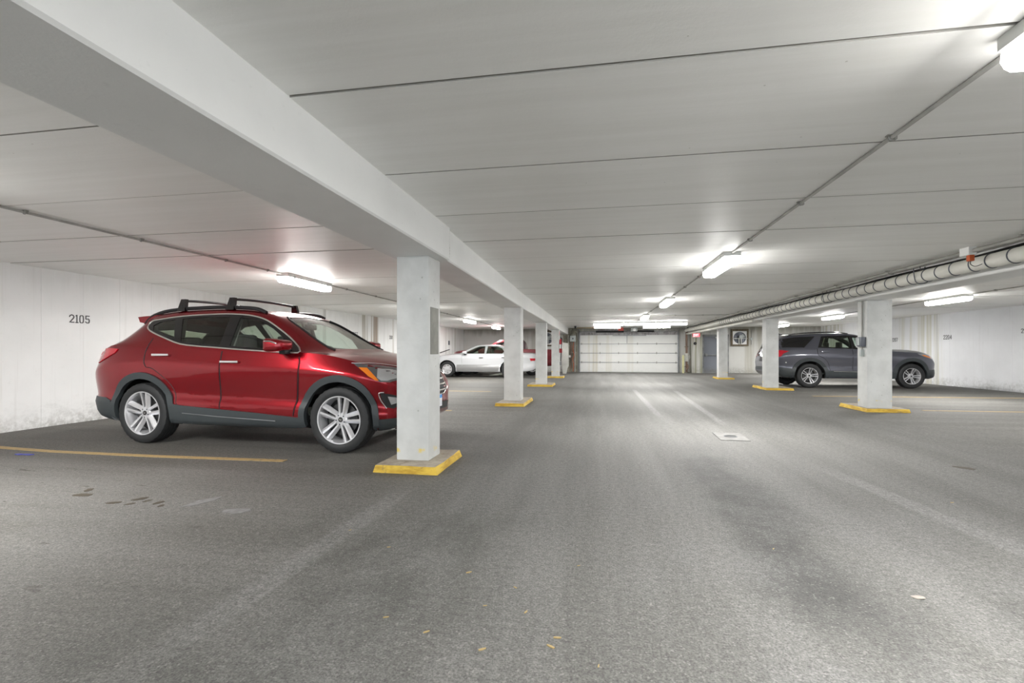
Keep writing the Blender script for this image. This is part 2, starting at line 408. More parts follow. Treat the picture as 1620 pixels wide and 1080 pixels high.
def boxb(bm, x0, x1, y0, y1, z0, z1, bev, mat=0, seg=2):
    b2 = nb(); box(b2, x0, x1, y0, y1, z0, z1, mat)
    bmesh.ops.bevel(b2, geom=b2.edges[:], offset=bev, segments=seg, affect='EDGES', profile=0.6)
    merge(bm, b2)

def merge(bm, b2, mtx=None):
    me = bpy.data.meshes.new('tmp'); b2.to_mesh(me); b2.free()
    if mtx is not None: me.transform(mtx)
    bm.from_mesh(me); bpy.data.meshes.remove(me)

def frame_of(d):
    d = d.normalized()
    a = Vector((0, 0, 1)) if abs(d.z) < 0.9 else Vector((1, 0, 0))
    u = d.cross(a).normalized(); v = d.cross(u).normalized()
    return u, v

def tube(bm, pts, r, seg=10, mat=0, cap=True, closed=False):
    pts = [Vector(p) for p in pts]; n = len(pts); rings = []
    u = None
    for i, p in enumerate(pts):
        if closed: d = (pts[(i + 1) % n] - pts[i - 1])
        else: d = pts[min(i + 1, n - 1)] - pts[max(i - 1, 0)]
        d = d.normalized()
        if u is None: u, v = frame_of(d)
        else:
            u = (u - d * u.dot(d)).normalized(); v = d.cross(u).normalized()
        rr = r[i] if isinstance(r, (list, tuple)) else r
        rings.append([bm.verts.new(p + (u * math.cos(2 * PI * k / seg) + v * math.sin(2 * PI * k / seg)) * rr) for k in range(seg)])
    for i in range(n if closed else n - 1):
        a, b = rings[i], rings[(i + 1) % n]
        for k in range(seg):
            f = bm.faces.new((a[k], a[(k + 1) % seg], b[(k + 1) % seg], b[k])); f.material_index = mat
    if cap and not closed:
        for rg in (rings[0], rings[-1]):
            f = bm.faces.new(rg); f.material_index = mat
    return rings

def cyl(bm, p0, p1, r, seg=16, mat=0, r1=None):
    return tube(bm, [p0, p1], [r, r if r1 is None else r1], seg, mat)

def lathe_y(bm, prof, seg=48, mat=0, fn=None, closed=False):
    """revolve (r, y) about the y axis"""
    rings = []
    for j, (r, y) in enumerate(prof):
        ring = []
        for k in range(seg):
            rr = r if fn is None else fn(j, k, r)
            a = 2 * PI * k / seg
            ring.append(bm.verts.new((rr * math.cos(a), y, rr * math.sin(a))))
        rings.append(ring)
    m = len(rings)
    for j in range(m if closed else m - 1):
        a, b = rings[j], rings[(j + 1) % m]
        for k in range(seg):
            f = bm.faces.new((a[k], a[(k + 1) % seg], b[(k + 1) % seg], b[k])); f.material_index = mat
    return rings

def prism(bm, pts, vec, mat=0):
    v = Vector(vec)
    a = [bm.verts.new(p) for p in pts]; b = [bm.verts.new(Vector(p) + v) for p in pts]
    n = len(a)
    fs = [bm.faces.new(a), bm.faces.new(b[::-1])]
    for i in range(n): fs.append(bm.faces.new((a[i], b[i], b[(i + 1) % n], a[(i + 1) % n])))
    for f in fs: f.material_index = mat

def catmull(pts, n=4, closed=True):
    """Catmull-Rom through 2D/3D points"""
    P = [Vector(p) for p in pts]; N = len(P); out = []
    for i in range(N if closed else N - 1):
        p0 = P[(i - 1) % N] if closed or i > 0 else P[0]
        p1 = P[i]; p2 = P[(i + 1) % N]
        p3 = P[(i + 2) % N] if closed or i + 2 < N else P[-1]
        for k in range(n):
            t = k / n
            out.append(0.5 * ((2 * p1) + (p2 - p0) * t + (2 * p0 - 5 * p1 + 4 * p2 - p3) * t * t + (3 * p1 - p0 - 3 * p2 + p3) * t ** 3))
    if not closed: out.append(P[-1])
    return out

def pchip(xs, ys, x):
    xs = np.asarray(xs, float); ys = np.asarray(ys, float); x = np.asarray(x, float)
    h = np.diff(xs); d = np.diff(ys) / h; m = np.zeros(len(xs)); m[0] = d[0]; m[-1] = d[-1]
    for i in range(1, len(xs) - 1):
        if d[i - 1] * d[i] > 0:
            w1 = 2 * h[i] + h[i - 1]; w2 = h[i] + 2 * h[i - 1]
            m[i] = (w1 + w2) / (w1 / d[i - 1] + w2 / d[i])
    i = np.clip(np.searchsorted(xs, x) - 1, 0, len(h) - 1); t = (x - xs[i]) / h[i]
    return ((1 + 2 * t) * (1 - t) ** 2) * ys[i] + t * (1 - t) ** 2 * h[i] * m[i] + t * t * (3 - 2 * t) * ys[i + 1] + t * t * (t - 1) * h[i] * m[i + 1]

# ------------------------------------------------------------------ building shell
ZC = 2.29          # underside of the ceiling planks
ZL = 2.255         # the left bay hangs a little lower
YF, YB = 27.5, -6.0
XL, XR = -7.75, 11.25
def fz(y): return -0.007 * max(0.0, y - 6.0)

# floor: flat near the camera, falling gently towards the garage door
bm = nb()
ys = [YB - 0.3, 0, 3, 6, 10, 14, 18, 22, 25, YF + 0.3]
rows = []
for y in ys: rows.append((bm.verts.new((XL - 0.3, y, fz(y))), bm.verts.new((XR + 0.3, y, fz(y)))))
for a, b in zip(rows, rows[1:]): bm.faces.new((a[0], a[1], b[1], b[0]))
g = bmesh.ops.extrude_face_region(bm, geom=bm.faces[:])
bmesh.ops.translate(bm, verts=[e for e in g['geom'] if isinstance(e, bmesh.types.BMVert)], vec=(0, 0, -0.2))
floor = struct(obj('floor', bm, M['asphalt'], sharp=None))

def ground_strip(name, pts, wdt, mat, parent, lift=0.004):
    """thin painted strip along a polyline on the floor"""
    b = nb(); L, Rr = [], []
    P = [Vector((x, y, 0)) for x, y in pts]
    for i, p in enumerate(P):
        d = (P[min(i + 1, len(P) - 1)] - P[max(i - 1, 0)]).normalized(); nrm = Vector((-d.y, d.x, 0))
        for lst, s in ((L, 1), (Rr, -1)):
            q = p + nrm * wdt * 0.5 * s; lst.append((q.x, q.y, fz(q.y)))
    for i in range(len(P) - 1):
        qs = [L[i], Rr[i], Rr[i + 1], L[i + 1]]
        prism(b, qs, (0, 0, lift))
    return obj(name, b, mat, parent, sharp=None)
ground_strip('stall_line', [(-7.7, 4.52), (-7.2, 4.47), (-6.5, 4.37), (-5.8, 4.31), (-4.5, 4.30), (-3.05, 4.345)], 0.085, M['line'], floor)
ground_strip('stall_line', [(-7.6, 8.58), (-2.65, 8.58)], 0.10, M['line'], floor)
ground_strip('stall_line', [(-7.6, 13.1), (-2.9, 13.0)], 0.10, M['line'], floor)
ground_strip('stall_line', [(5.9, 10.20), (8.5, 10.32), (11.1, 10.40)], 0.09, M['line'], floor)
ground_strip('stall_line', [(5.2, 13.15), (8.0, 13.30), (11.1, 13.55)], 0.11, M['line'], floor)
def blob(name, cx, cy, rx, ry, rot, mat, seed, parent=None, h=0.003):
    r2 = random.Random(seed); b = nb(); pts = []
    for k in range(14):
        a = 2 * PI * k / 14; q = 0.7 + 0.5 * r2.random()
        x, y = rx * q * math.cos(a), ry * q * math.sin(a)
        pts.append((cx + x * math.cos(rot) - y * math.sin(rot), cy + x * math.sin(rot) + y * math.cos(rot), fz(cy)))
    prism(b, pts, (0, 0, h)); return obj(name, b, mat, parent, sharp=None)
blob('dried_spill', -2.817, 3.084, 0.05, 0.13, -0.35, M['greystain'], 3, floor)
blob('dried_spill', -2.414, 2.945, 0.1, 0.06, 0.2, M['greystain'], 4, floor)
M['oil'] = pbr('oil_stain', (0.055, 0.045, 0.030), 0.7)
blob('oil_spot', -3.842, 3.058, 0.075, 0.04, 0.0, M['oil'], 11, floor, 0.002)
blob('oil_spot', -3.428, 2.946, 0.05, 0.028, 0.3, M['oil'], 12, floor, 0.002)
blob('oil_spot', -3.289, 2.941, 0.035, 0.019, 0.6, M['oil'], 13, floor, 0.002)
blob('oil_spot', -3.323, 3.055, 0.055, 0.030, 0.9, M['oil'], 14, floor, 0.002)
blob('oil_spot', -3.231, 3.025, 0.03, 0.017, 1.2, M['oil'], 15, floor, 0.002)
blob('oil_spot', -3.111, 3.002, 0.045, 0.025, 1.5, M['oil'], 16, floor, 0.002)
blob('oil_spot', -3.031, 2.945, 0.03, 0.017, 1.8, M['oil'], 17, floor, 0.002)
blob('oil_spot', -3.932, 3.176, 0.05, 0.028, 2.1, M['oil'], 18, floor, 0.002)
blob('oil_spot', 3.354, 5.195, 0.09, 0.050, 2.4, M['oil'], 19, floor, 0.002)

# ceiling: a dark deck carrying precast planks
ceil = struct(empty('ceiling', ((XL + XR) / 2, 10, ZC + 0.16)))
def cpart(name, bm, mat, sharp=None):
    o = obj(name, bm, mat, ceil, sharp=sharp); o.location = (-ceil.location.x, -ceil.location.y, -ceil.location.z); return o
bm = nb(); box(bm, XL - 0.3, -1.7, YB - 0.3, YF + 0.3, ZL + 0.009, ZC + 0.3); box(bm, -1.7, XR + 0.3, YB - 0.3, YF + 0.3, ZC + 0.009, ZC + 0.3); cpart('deck', bm, M['deck'])
PL = 1.045
def plank_mesh(x0, x1):
    b = nb(); L = PL - 0.014
    box(b, x0, x1, 0.0, L, 0.0, 0.012)
    bmesh.ops.recalc_face_normals(b, faces=b.faces[:])
    for f in b.faces:
        if abs(f.normal.z) < 0.5: f.material_index = 1          # grouted edges
    me = bpy.data.meshes.new('plank'); b.to_mesh(me); b.free(); me.materials.append(M['ceiling']); me.materials.append(M['grout']); return me
bays = [(plank_mesh(XL - 0.2, -1.80), ZL, 0.03), (plank_mesh(-1.79, 4.84), ZC, 0.0), (plank_mesh(4.85, XR + 0.2), ZC, 0.05)]
k = 0
y = 2.08 - 8 * PL
while y < YF + 0.1:
    for me, z, dy in bays:
        o = bpy.data.objects.new('plank', me); COL.objects.link(o); o.parent = ceil
        o.location = (-ceil.location.x, y + dy - ceil.location.y, z - ceil.location.z + rnd.uniform(-0.0025, 0.0025))
    y += PL

# walls: a backing slab with formed panels
def panel_wall(name, x0, face, sgn, ys, z0, z1, mat):
    """wall along Y: face at x = face, panels proud of the slab; sgn = direction into the room"""
    wl = struct(empty(name, (face, (ys[0] + ys[-1]) / 2, z0)))
    b = nb(); xa, xb = sorted((face - sgn * 0.02, face - sgn * 0.22)); box(b, xa, xb, ys[0], ys[-1], z0 - 0.3, z1)
    o = obj('backing', b, M['gap'], wl, sharp=None); o.location = -wl.location
    for a, c in zip(ys, ys[1:]):
        b = nb(); q = 0.003; jit = rnd.uniform(-0.003, 0.002)
        f = face + sgn * jit
        prof = [(a, face - sgn * 0.03), (a, f - sgn * 0.004), (a + q, f), (c - q, f), (c, f - sgn * 0.004), (c, face - sgn * 0.03)]
        prism(b, [(x, yy, z0 - 0.25) for yy, x in prof], (0, 0, z1 - z0 + 0.25))
        o = obj('panel', b, mat, wl, sharp=None); o.location = -wl.location
    return wl
ysL = [YB - 0.2] + [5.61 + 0.575 * k for k in range(-19, 38)] + [YF + 0.2]
ysL = [YB - 0.2] + [v for v in ysL[1:-1] if YB < v < YF - 0.2] + [YF + 0.2]
wall_left = panel_wall('wall_left', 0, XL, 1, ysL, 0.0, ZL + 0.02, M['wall_left'])
ysR = [YB - 0.2] + [18.11 + 1.22 * k for k in range(-19, 8) if YB < 18.11 + 1.22 * k < YF - 0.2] + [YF + 0.2]
wall_right = panel_wall('wall_right', 0, XR, -1, ysR, 0.0, ZC + 0.02, M['wall_right'])
# far wall with the garage opening and the pedestrian door opening
DX0, DX1, DZ1 = -1.05, 4.22, 1.95
b = nb()
box(b, XL - 0.2, DX0, YF, YF + 0.25, -0.5, ZC + 0.05)
box(b, DX0, DX1, YF, YF + 0.25, DZ1, ZC + 0.05)
box(b, DX1, 5.47, YF, YF + 0.25, -0.5, ZC + 0.05)
box(b, 5.47, 6.75, YF, YF + 0.25, 1.86, ZC + 0.05)
box(b, 6.75, XR + 0.2, YF, YF + 0.25, -0.5, ZC + 0.05)
wall_far = struct(obj('wall_far', b, M['wall_far'], sharp=None))
b = nb(); box(b, XL - 0.2, -6.6, YB - 0.25, YB, -0.2, ZC + 0.05); box(b, 10.2, XR + 0.2, YB - 0.25, YB, -0.2, ZC + 0.05); box(b, -6.6, 10.2, YB - 0.25, YB, 2.12, ZC + 0.05)  # out of view; the wide opening is added to let world light in
wall_near = struct(obj('wall_near', b, M['beam'], sharp=None))
# projecting nib walls at either side of the garage door
b = nb(); boxb(b, 4.86, 5.40, 27.12, 27.52, -0.4, ZC + 0.02, 0.012)
struct(obj('trim_1', b, M['wall_far'], sharp=30))
b = nb(); box(b, -1.95, -1.18, 27.30, 27.52, -0.4, ZC + 0.02)
struct(obj('trim_2', b, M['grime'], sharp=30))

# beams: concrete spans meeting over the columns
def span(name, p0, p1, wd, z0, z1, label, mat=M['beam'], ch=0.012):
    """beam from p0 to p1 (x of its centre, y)"""
    (xa, ya), (xb, yb) = p0, p1
    o = empty('unused', (0, 0, 0)); bpy.data.objects.remove(o)
    b = nb(); h = wd / 2; cx, cy = (xa + xb) / 2, (ya + yb) / 2
    prof = [(-h, z1), (-h, z0 + ch), (-h + ch, z0), (h - ch, z0), (h, z0 + ch), (h, z1)]
    vs = [[b.verts.new((x + u - cx, yy - cy, z - z0)) for u, z in prof] for x, yy in ((xa, ya), (xb, yb))]
    n = len(prof)
    b.faces.new(vs[0]); b.faces.new(vs[1][::-1])
    for i in range(n): b.faces.new((vs[0][i], vs[1][i], vs[1][(i + 1) % n], vs[0][(i + 1) % n]))
    return tag(obj(name, b, mat, loc=(cx, cy, z0), sharp=20), label, 'beam')
ZBM = 1.975
span('concrete_beam', (-1.685, YB + 0.02), (-1.685, 4.588), 0.50, ZBM - 0.003, ZC + 0.03, 'white concrete beam span overhead at left, running from the camera to the first column')
span('concrete_beam', (-1.700, 4.602), (-1.82, 10.14), 0.47, ZBM + 0.004, ZC + 0.03, 'white concrete beam span between the first and second left columns')
span('concrete_beam', (-1.822, 10.15), (-1.86, 15.69), 0.47, ZBM, ZC + 0.03, 'white concrete beam span between the second and third left columns')
span('concrete_beam', (-1.862, 15.70), (-1.885, 21.0), 0.47, ZBM - 0.02, ZC + 0.03, 'white concrete beam span between the third and fourth left columns')
span('concrete_beam', (-1.885, 21.01), (-1.90, YF - 0.01), 0.47, ZBM - 0.035, ZC + 0.03, 'white concrete beam span from the fourth left column to the far wall')
span('concrete_beam', (4.87, YB + 0.02), (4.87, 9.93), 0.50, 2.00, ZC + 0.03, 'white concrete beam span overhead at right, behind the banded white pipe')
span('concrete_beam', (4.90, 9.945), (4.92, 15.30), 0.48, 1.995, ZC + 0.03, 'white concrete beam span between the first and second right columns')
span('concrete_beam', (4.92, 15.31), (4.96, 21.40), 0.48, 1.985, ZC + 0.03, 'white concrete beam span between the second and third right columns')
span('concrete_beam', (4.96, 21.42), (5.00, YF - 0.01), 0.48, 1.975, ZC + 0.03, 'white concrete beam span from the third right column to the far wall')
# broken mortar in the joint of the first two spans
b = nb()
for k in range(10):
    z = 2.0 + 0.028 * k; r = rnd.uniform(0.006, 0.012)
    boxb(b, -1.445 - 0.03, -1.445 + r * 0.3 + 0.004, 4.585, 4.605, z, z + 0.026, 0.003, 0, 1)
tag(obj('mortar_bead', b, M['grime'], sharp=None), 'dark crumbling mortar joint in the beam above the nearest column', 'mortar joint')

# columns on yellow-edged plinths
def column(x0, x1, y0, y1, ztop, pl, label, low=False):
    cx, cy = (x0 + x1) / 2, (y0 + y1) / 2; g0 = fz(cy)
    c = tag(empty('concrete_column', (cx, cy, g0)), label, 'column')
    b = nb(); boxb(b, x0 - cx, x1 - cx, y0 - cy, y1 - cy, 0.063, ztop - g0, 0.016, 0, 2)
    obj('shaft', b, M['column'], c, sharp=30)
    b = nb(); px0, px1, py0, py1 = pl
    T0, k = 0.066, 0.018
    r2 = random.Random(int(cx * 100 + cy * 7))
    # plinth top and yellow painted edge
    lo = [(px0, py0), (px1, py0), (px1, py1), (px0, py1)]
    hi = [(px0 + k, py0 + k * 0.4), (px1 - k, py0 + k * 0.4), (px1 - k, py1 - k), (px0 + k, py1 - k)]
    def ring(pts, z, n=7):
        out = []
        for i in range(4):
            a, d = pts[i], pts[(i + 1) % 4]
            for j in range(n):
                t = j / n
                out.append(b.verts.new((a[0] + (d[0] - a[0]) * t - cx + r2.uniform(-.004, .004), a[1] + (d[1] - a[1]) * t - cy + r2.uniform(-.004, .004), z + r2.uniform(-.003, .003))))
        return out
    r0, r1, r3 = ring(lo, -0.06), ring(lo, 0.0), ring(hi, T0)
    for A, B in ((r0, r1), (r1, r3)):
        for i in range(len(A)):
            f = b.faces.new((A[i], A[(i + 1) % len(A)], B[(i + 1) % len(A)], B[i])); f.material_index = 1
    f = b.faces.new(r3); f.material_index = 0
    b.faces.new(r0[::-1])
    obj('plinth', b, [M['plinthtop'], M['yellow']], c, sharp=25)
    return c
colL1 = column(-1.872, -1.552, 4.32, 4.65, ZBM + 0.003, (-1.99, -1.39, 4.08, 4.86), 'square white concrete column on a yellow-edged plinth, nearest one, beside the red SUV')
column(-1.945, -1.590, 9.97, 10.32, ZBM + 0.003, (-2.03, -1.44, 9.46, 10.78), 'white square column in front of the white sedan rear door, second of the left row')
column(-1.995, -1.650, 15.53, 15.88, ZBM, (-2.22, -1.42, 15.2, 16.3), 'white square column at the white sedan tail, third of the left row')
column(-1.985, -1.660, 20.8, 21.15, ZBM - 0.02, (-2.25, -1.47, 20.6, 21.5), 'white square column with the fire extinguisher, fourth and farthest of the left row')
colR1 = column(4.813, 5.225, 9.87, 10.21, 2.0, (4.74, 5.45, 9.74, 10.75), 'white square column with electrical box in front of the grey SUV, nearest of the right row')
column(4.750, 5.093, 15.12, 15.46, 1.995, (4.72, 5.46, 15.0, 16.3), 'white square column at the grey SUV tail, second of the right row')
column(4.880, 5.235, 21.30, 21.65, 1.985, (4.77, 5.40, 20.9, 21.9), 'white square column by the grey steel door, farthest of the right row')
# bare steel plate set in the right face of the nearest column
b = nb(); boxb(b, 0.158, 0.165, -0.125, 0.10, 1.055, 1.50, 0.002, 0, 1)
obj('steel_plate', b, M['plate'], colL1)['label'] = 'dull steel plate set in the column face'

# ------------------------------------------------------------------ stencilled numbers on the walls
GL = {'2': [[(0, 5.2), (.4, 6.4), (1.6, 7), (2.8, 6.5), (3.3, 5.3), (2.9, 4.1), (.2, .3)], [(1.1, .35), (3.4, .35)]],
      '1': [[(1, 7), (1, .0)], [(.3, 6.3), (1, 6.9)], [(.1, .2), (1.9, .2)]],
      '0': [[(1.3, 6.9), (.5, 6.2), (.3, 3.5), (.5, .8), (1.3, .1)], [(2.1, 6.9), (2.9, 6.2), (3.1, 3.5), (2.9, .8), (2.1, .1)]],
      '5': [[(3.2, 6.7), (.5, 6.7), (.5, 4.0), (1.4, 3.7)], [(2.1, 4.2), (3.1, 3.2), (3.1, 1.2), (2.4, .2)], [(.2, 1.2), (1.6, .2)]],
      '4': [[(2.6, 0), (2.6, 6.8), (.3, 2.2), (2.0, 2.2)], [(3.1, 2.2), (3.6, 2.2)]],
      '7': [[(.1, 6.7), (3.2, 6.7), (1.3, 0)]],
      '8': [[(1.4, 6.9), (.5, 5.6), (1.4, 3.7), (.3, 2.0), (1.3, .1)], [(2.0, 6.9), (2.9, 5.6), (2.0, 3.7), (3.1, 2.0), (2.1, .1)]],
      '3': [[(.2, 6.2), (1.6, 6.9), (3.0, 5.5), (1.7, 3.8)], [(1.9, 3.6), (3.2, 2.0), (1.9, .1)], [(1.4, .1), (.2, .9)]],
      'E': [[(.3, 0), (.3, 7)], [(.3, 6.7), (3.2, 6.7)], [(.3, 3.5), (2.8, 3.5)], [(.3, .3), (3.2, .3)]],
      'X': [[(0, 0), (3.4, 7)], [(0, 7), (3.4, 0)]], 'I': [[(1, 0), (1, 7)]], 'T': [[(1.7, 0), (1.7, 7)], [(0, 6.7), (3.4, 6.7)]]}
ADV = {'1': 2.9, 'I': 2.8}
def writing(name, text, org, du, dn, hgt, mat, parent=None, th=0.9, depth=0.003, off=True, wscale=1.0):
    """stroke lettering on a plane: du = reading direction, dn = outward normal"""
    b = nb(); du = Vector(du); dn = Vector(dn); up = Vector((0, 0, 1)); s = hgt / 7.0; x = 0.0; org = Vector(org)
    for ch in text:
        for pl in GL[ch]:
            for (ax, ay), (bx, by) in zip(pl, pl[1:]):
                a = Vector((ax * wscale, ay)); c = Vector((bx * wscale, by)); d = (c - a).normalized(); nn = Vector((-d.y, d.x)) * th / 2
                a2, c2 = a - d * th * 0.3, c + d * th * 0.3
                P = [org + du * (x * wscale + q.x) * s + up * q.y * s for q in (a2 + nn, c2 + nn, c2 - nn, a2 - nn)]
                prism(b, P, dn * depth)
        x += ADV.get(ch, 4.5)
    o = obj(name, b, mat, parent, sharp=None)
    if parent: o.location = -Vector(parent.location)
    return o
writing('stall_number', '2105', (XL + 0.001, 5.985, 1.503), (0, 1, 0), (1, 0, 0), 0.115, M['stencil'], wall_left, wscale=1.15)
writing('stall_number', '2107', (XL + 0.001, 14.45, 1.535), (0, 1, 0), (1, 0, 0), 0.125, M['stencil'], wall_left, wscale=1.25)
writing('stall_number', '2108', (XL + 0.001, 17.24, 1.50), (0, 1, 0), (1, 0, 0), 0.125, M['stencil'], wall_left)
writing('stall_number', '2207', (XR - 0.001, 21.30, 1.405), (0, -1, 0), (-1, 0, 0), 0.135, M['stencil'], wall_right, wscale=1.2)
writing('stall_number', '2204', (XR - 0.001, 18.40, 1.435), (0, -1, 0), (-1, 0, 0), 0.135, M['stencil'], wall_right, wscale=1.15)
writing('stall_number', '2203', (XR - 0.001, 15.38, 1.545), (0, -1, 0), (-1, 0, 0), 0.115, M['stencil'], wall_right, wscale=1.15)

# ------------------------------------------------------------------ ceiling lights
def light_bms(L, wd=0.19):
    h = nb(); hw = wd / 2
    boxb(h, -hw - 0.004, hw + 0.004, -L / 2, L / 2, -0.054, 0.0, 0.008)
    ln = nb()
    prof = [(-hw + 0.004, -0.052), (-hw + 0.000, -0.100), (-hw + 0.012, -0.122), (-hw + 0.034, -0.138), (hw - 0.034, -0.138), (hw - 0.012, -0.122), (hw - 0.000, -0.100), (hw - 0.004, -0.052)]
    e = L / 2 - 0.012
    sec = [[ln.verts.new((x, yy, z)) for x, z in prof] for yy in (-e, e)]
    sec2 = [[ln.verts.new((x * 0.9, yy, z * 0.9 - 0.006)) for x, z in prof] for yy in (-e - 0.012, e + 0.012)]
    n = len(prof)
    for A, B in ((sec[0], sec[1]), (sec2[0], sec[0]), (sec[1], sec2[1])):
        for i in range(n):
            f = ln.faces.new((A[i], A[(i + 1) % n], B[(i + 1) % n], B[i])); f.material_index = 0 if (A is sec[0] and i in (2, 3, 4)) else 1
    for q in (0, 1): f = ln.faces.new(sec2[q]); f.material_index = 1
    cl = nb(); boxb(cl, -0.006, 0.006, -0.018, 0.018, -0.072, -0.024, 0.003, 0, 1)
    return h, ln, cl
LIGHTS = {}
def light(x, y, z, rz, label, L=1.27, group=None, old=False):  # old picks the lens with the emission turned down
    t = tag(empty('ceiling_light', (x, y, z), rz), label, 'ceiling light', group)
    key = (L, old)
    if key not in LIGHTS:
        h, ln, cl = light_bms(L)
        LIGHTS[key] = [obj('housing', h, M['housing'], t), obj('lens', ln, [M['lens_dim'], M['lens_dim_side']] if old else [M['lens'], M['lens_side']], t, sharp=50), obj('clip', cl, M['boxgrey'], t)]
        c0 = LIGHTS[key][2]; c0.location = (-0.102, -L / 2 + 0.16, 0)
        for q in ((-0.102, L / 2 - 0.16, 0), (0.102, -L / 2 + 0.16, 0), (0.102, L / 2 - 0.16, 0)):
            c = c0.copy(); COL.objects.link(c); c.location = q; LIGHTS[key].append(c)
    else:
        for o in LIGHTS[key]:
            c = o.copy(); COL.objects.link(c); c.parent = t
    return t
XC = 1.60
light(XC, 1.53, ZC, 0, 'white strip light cut off by the upper right corner of the photo, over the lane')
light(XC, 6.92, ZC, 0, 'white strip light glowing over the middle of the lane, largest whole one')
light(XC, 12.1, ZC, 0, 'white strip light over the lane, second beyond the large one')
light(XC - 0.03, 17.4, ZC, 0, 'small bright strip light over the lane, just in front of the door lights')
light(XC, -3.7, ZC, 0, 'unseen strip light over the lane behind the camera')  # unseen lamp, lane row carried on for the light it gives
light(-4.70, 7.25, ZL, R(1), 'white strip light on the left bay ceiling above the red SUV')
light(-4.75, 12.6, ZL, 0, 'strip light on the left bay ceiling hidden behind the nearest column')
light(-4.83, 18.0, ZL, 0, 'bright strip light on the left bay ceiling above the white sedan hood')
light(-4.95, 23.4, ZL, 0, 'bright strip light on the left bay ceiling nearest the far wall, above the maroon pickup')
light(-4.70, 1.9, ZL, 0, 'strip light on the left bay ceiling beyond the left edge of the photo')
light(-4.70, -3.4, ZL, 0, 'unseen strip light on the left bay ceiling behind the camera')  # unseen, added to light the near left bay in line with its row
light(7.78, 12.6, ZC, 0, 'white strip light on the right bay ceiling near the right wall, largest of that bay')
light(7.95, 18.5, ZC, 0, 'white strip light on the right bay ceiling above the grey SUV roof')
light(8.35, 24.4, ZC, 0, 'tiny bright strip light on the right bay ceiling beside the second right column')
light(7.70, 7.2, ZC, 0, 'unseen strip light on the right bay ceiling beyond the right edge of the photo')  # unseen, row extended to light the near right bay
light(7.70, 1.8, ZC, 0, 'unseen strip light on the right bay ceiling behind the right edge of the photo')  # another unseen lamp of this row, added for its light
light(0.42, 21.75, ZC, R(90), 'long strip light across the lane by the door, left of the front three', 1.29, old=True)
light(1.74, 21.72, ZC, R(90), 'long strip light across the lane by the door, middle of the front three', 1.29, old=True)
light(3.06, 21.70, ZC, R(90), 'long strip light across the lane by the door, right of the front three', 1.29, old=True)
light(0.42, 24.6, ZC, R(90), 'shorter white strip light close to the garage door, left one of the rear pair', old=True)
light(2.78, 24.6, ZC, R(90), 'shorter white strip light close to the garage door, right one of the rear pair', old=True)

# ------------------------------------------------------------------ conduits and pipes under the ceiling
def conduit(name, pts, r, clamps, label, mat, cat='conduit', zc=None):
    base = Vector(pts[0])
    t = tag(empty(name, base), label, cat)
    b = nb(); tube(b, [Vector(p) - base for p in pts], r, 10); obj('tube', b, mat, t, sharp=60)
    me = None
    for (cx, cy) in clamps:
        if me is None:
            b = nb(); z = pts[0][2]
            boxb(b, -r * 2.4, r * 2.4, -0.014, 0.014, r * 0.6, r + 0.004, 0.001, 0, 1)
            tube(b, [(math.cos(a) * (r + 0.003), 0, math.sin(a) * (r + 0.003)) for a in [PI * 2 * q / 12 for q in range(12)]], 0.006, 6, closed=True)
            boxb(b, r * 0.8, r * 2.2, -0.012, 0.012, -r * 1.3, r, 0.002, 0, 1)
            o = obj('clamp', b, M['galv'], t); me = o.data
        else:
            o = bpy.data.objects.new('clamp', me); COL.objects.link(o); o.parent = t
        o.location = Vector((cx, cy, pts[0][2])) - base
    return t
rC = 0.011
conduit('ceiling_conduit', [(XC, 2.17, ZC - rC - 0.003), (XC, 6.28, ZC - rC - 0.003)], rC, [(XC, 3.03), (XC, 4.27), (XC, 5.6)], 'thin conduit along the ceiling between the corner light and the large lane light', M['conduitgrey'])
conduit('ceiling_conduit', [(XC, 7.56, ZC - rC - 0.003), (XC, 11.46, ZC - rC - 0.003)], rC, [(XC, 8.3), (XC, 9.6), (XC, 10.9)], 'thin conduit along the ceiling behind the large lane light', M['conduitgrey'])
conduit('ceiling_conduit', [(XC, 12.74, ZC - rC - 0.003), (XC - 0.03, 16.76, ZC - rC - 0.003)], rC, [(XC, 14.0), (XC - 0.02, 15.4)], 'thin far conduit along the ceiling up to the last lane light', M['conduitgrey'])
conduit('ceiling_conduit', [(XC - 0.03, 18.05, ZC - rC - 0.003), (XC - 0.03, 21.6, ZC - rC - 0.003)], rC, [(XC - 0.03, 20.0)], 'thin conduit from the last lane light to the lights across the door', M['conduitgrey'])
zl = ZL - rC - 0.003
conduit('ceiling_conduit', [(-4.70, 2.55, zl), (-4.70, 6.60, zl)], rC, [(-4.70, 3.28), (-4.70, 4.33), (-4.70, 5.5), (-4.70, 6.3)], 'thin conduit along the left bay ceiling above the red SUV tail', M['conduitgrey'])
conduit('ceiling_conduit', [(-4.70, 7.90, zl), (-4.75, 11.95, zl)], rC, [(-4.71, 8.55), (-4.72, 9.8)], 'thin conduit along the left bay ceiling right of the SUV strip light', M['conduitgrey'])
conduit('ceiling_conduit', [(-4.75, 13.25, zl), (-4.83, 17.35, zl)], rC, [(-4.78, 15.0), (-4.8, 16.4)], 'thin conduit along the left bay ceiling seen between the first two columns', M['conduitgrey'])
conduit('ceiling_conduit', [(-4.84, 18.65, zl), (-4.95, 22.75, zl)], rC, [(-4.88, 20.0)], 'thin conduit between the two far lights of the left bay', M['conduitgrey'])
zr_ = ZC - rC - 0.003
conduit('ceiling_conduit', [(7.72, 7.85, zr_), (7.78, 11.95, zr_)], rC, [(7.74, 9.6), (7.75, 10.4), (7.76, 11.2)], 'thin conduit along the right bay ceiling at the right edge of the photo', M['conduitgrey'])
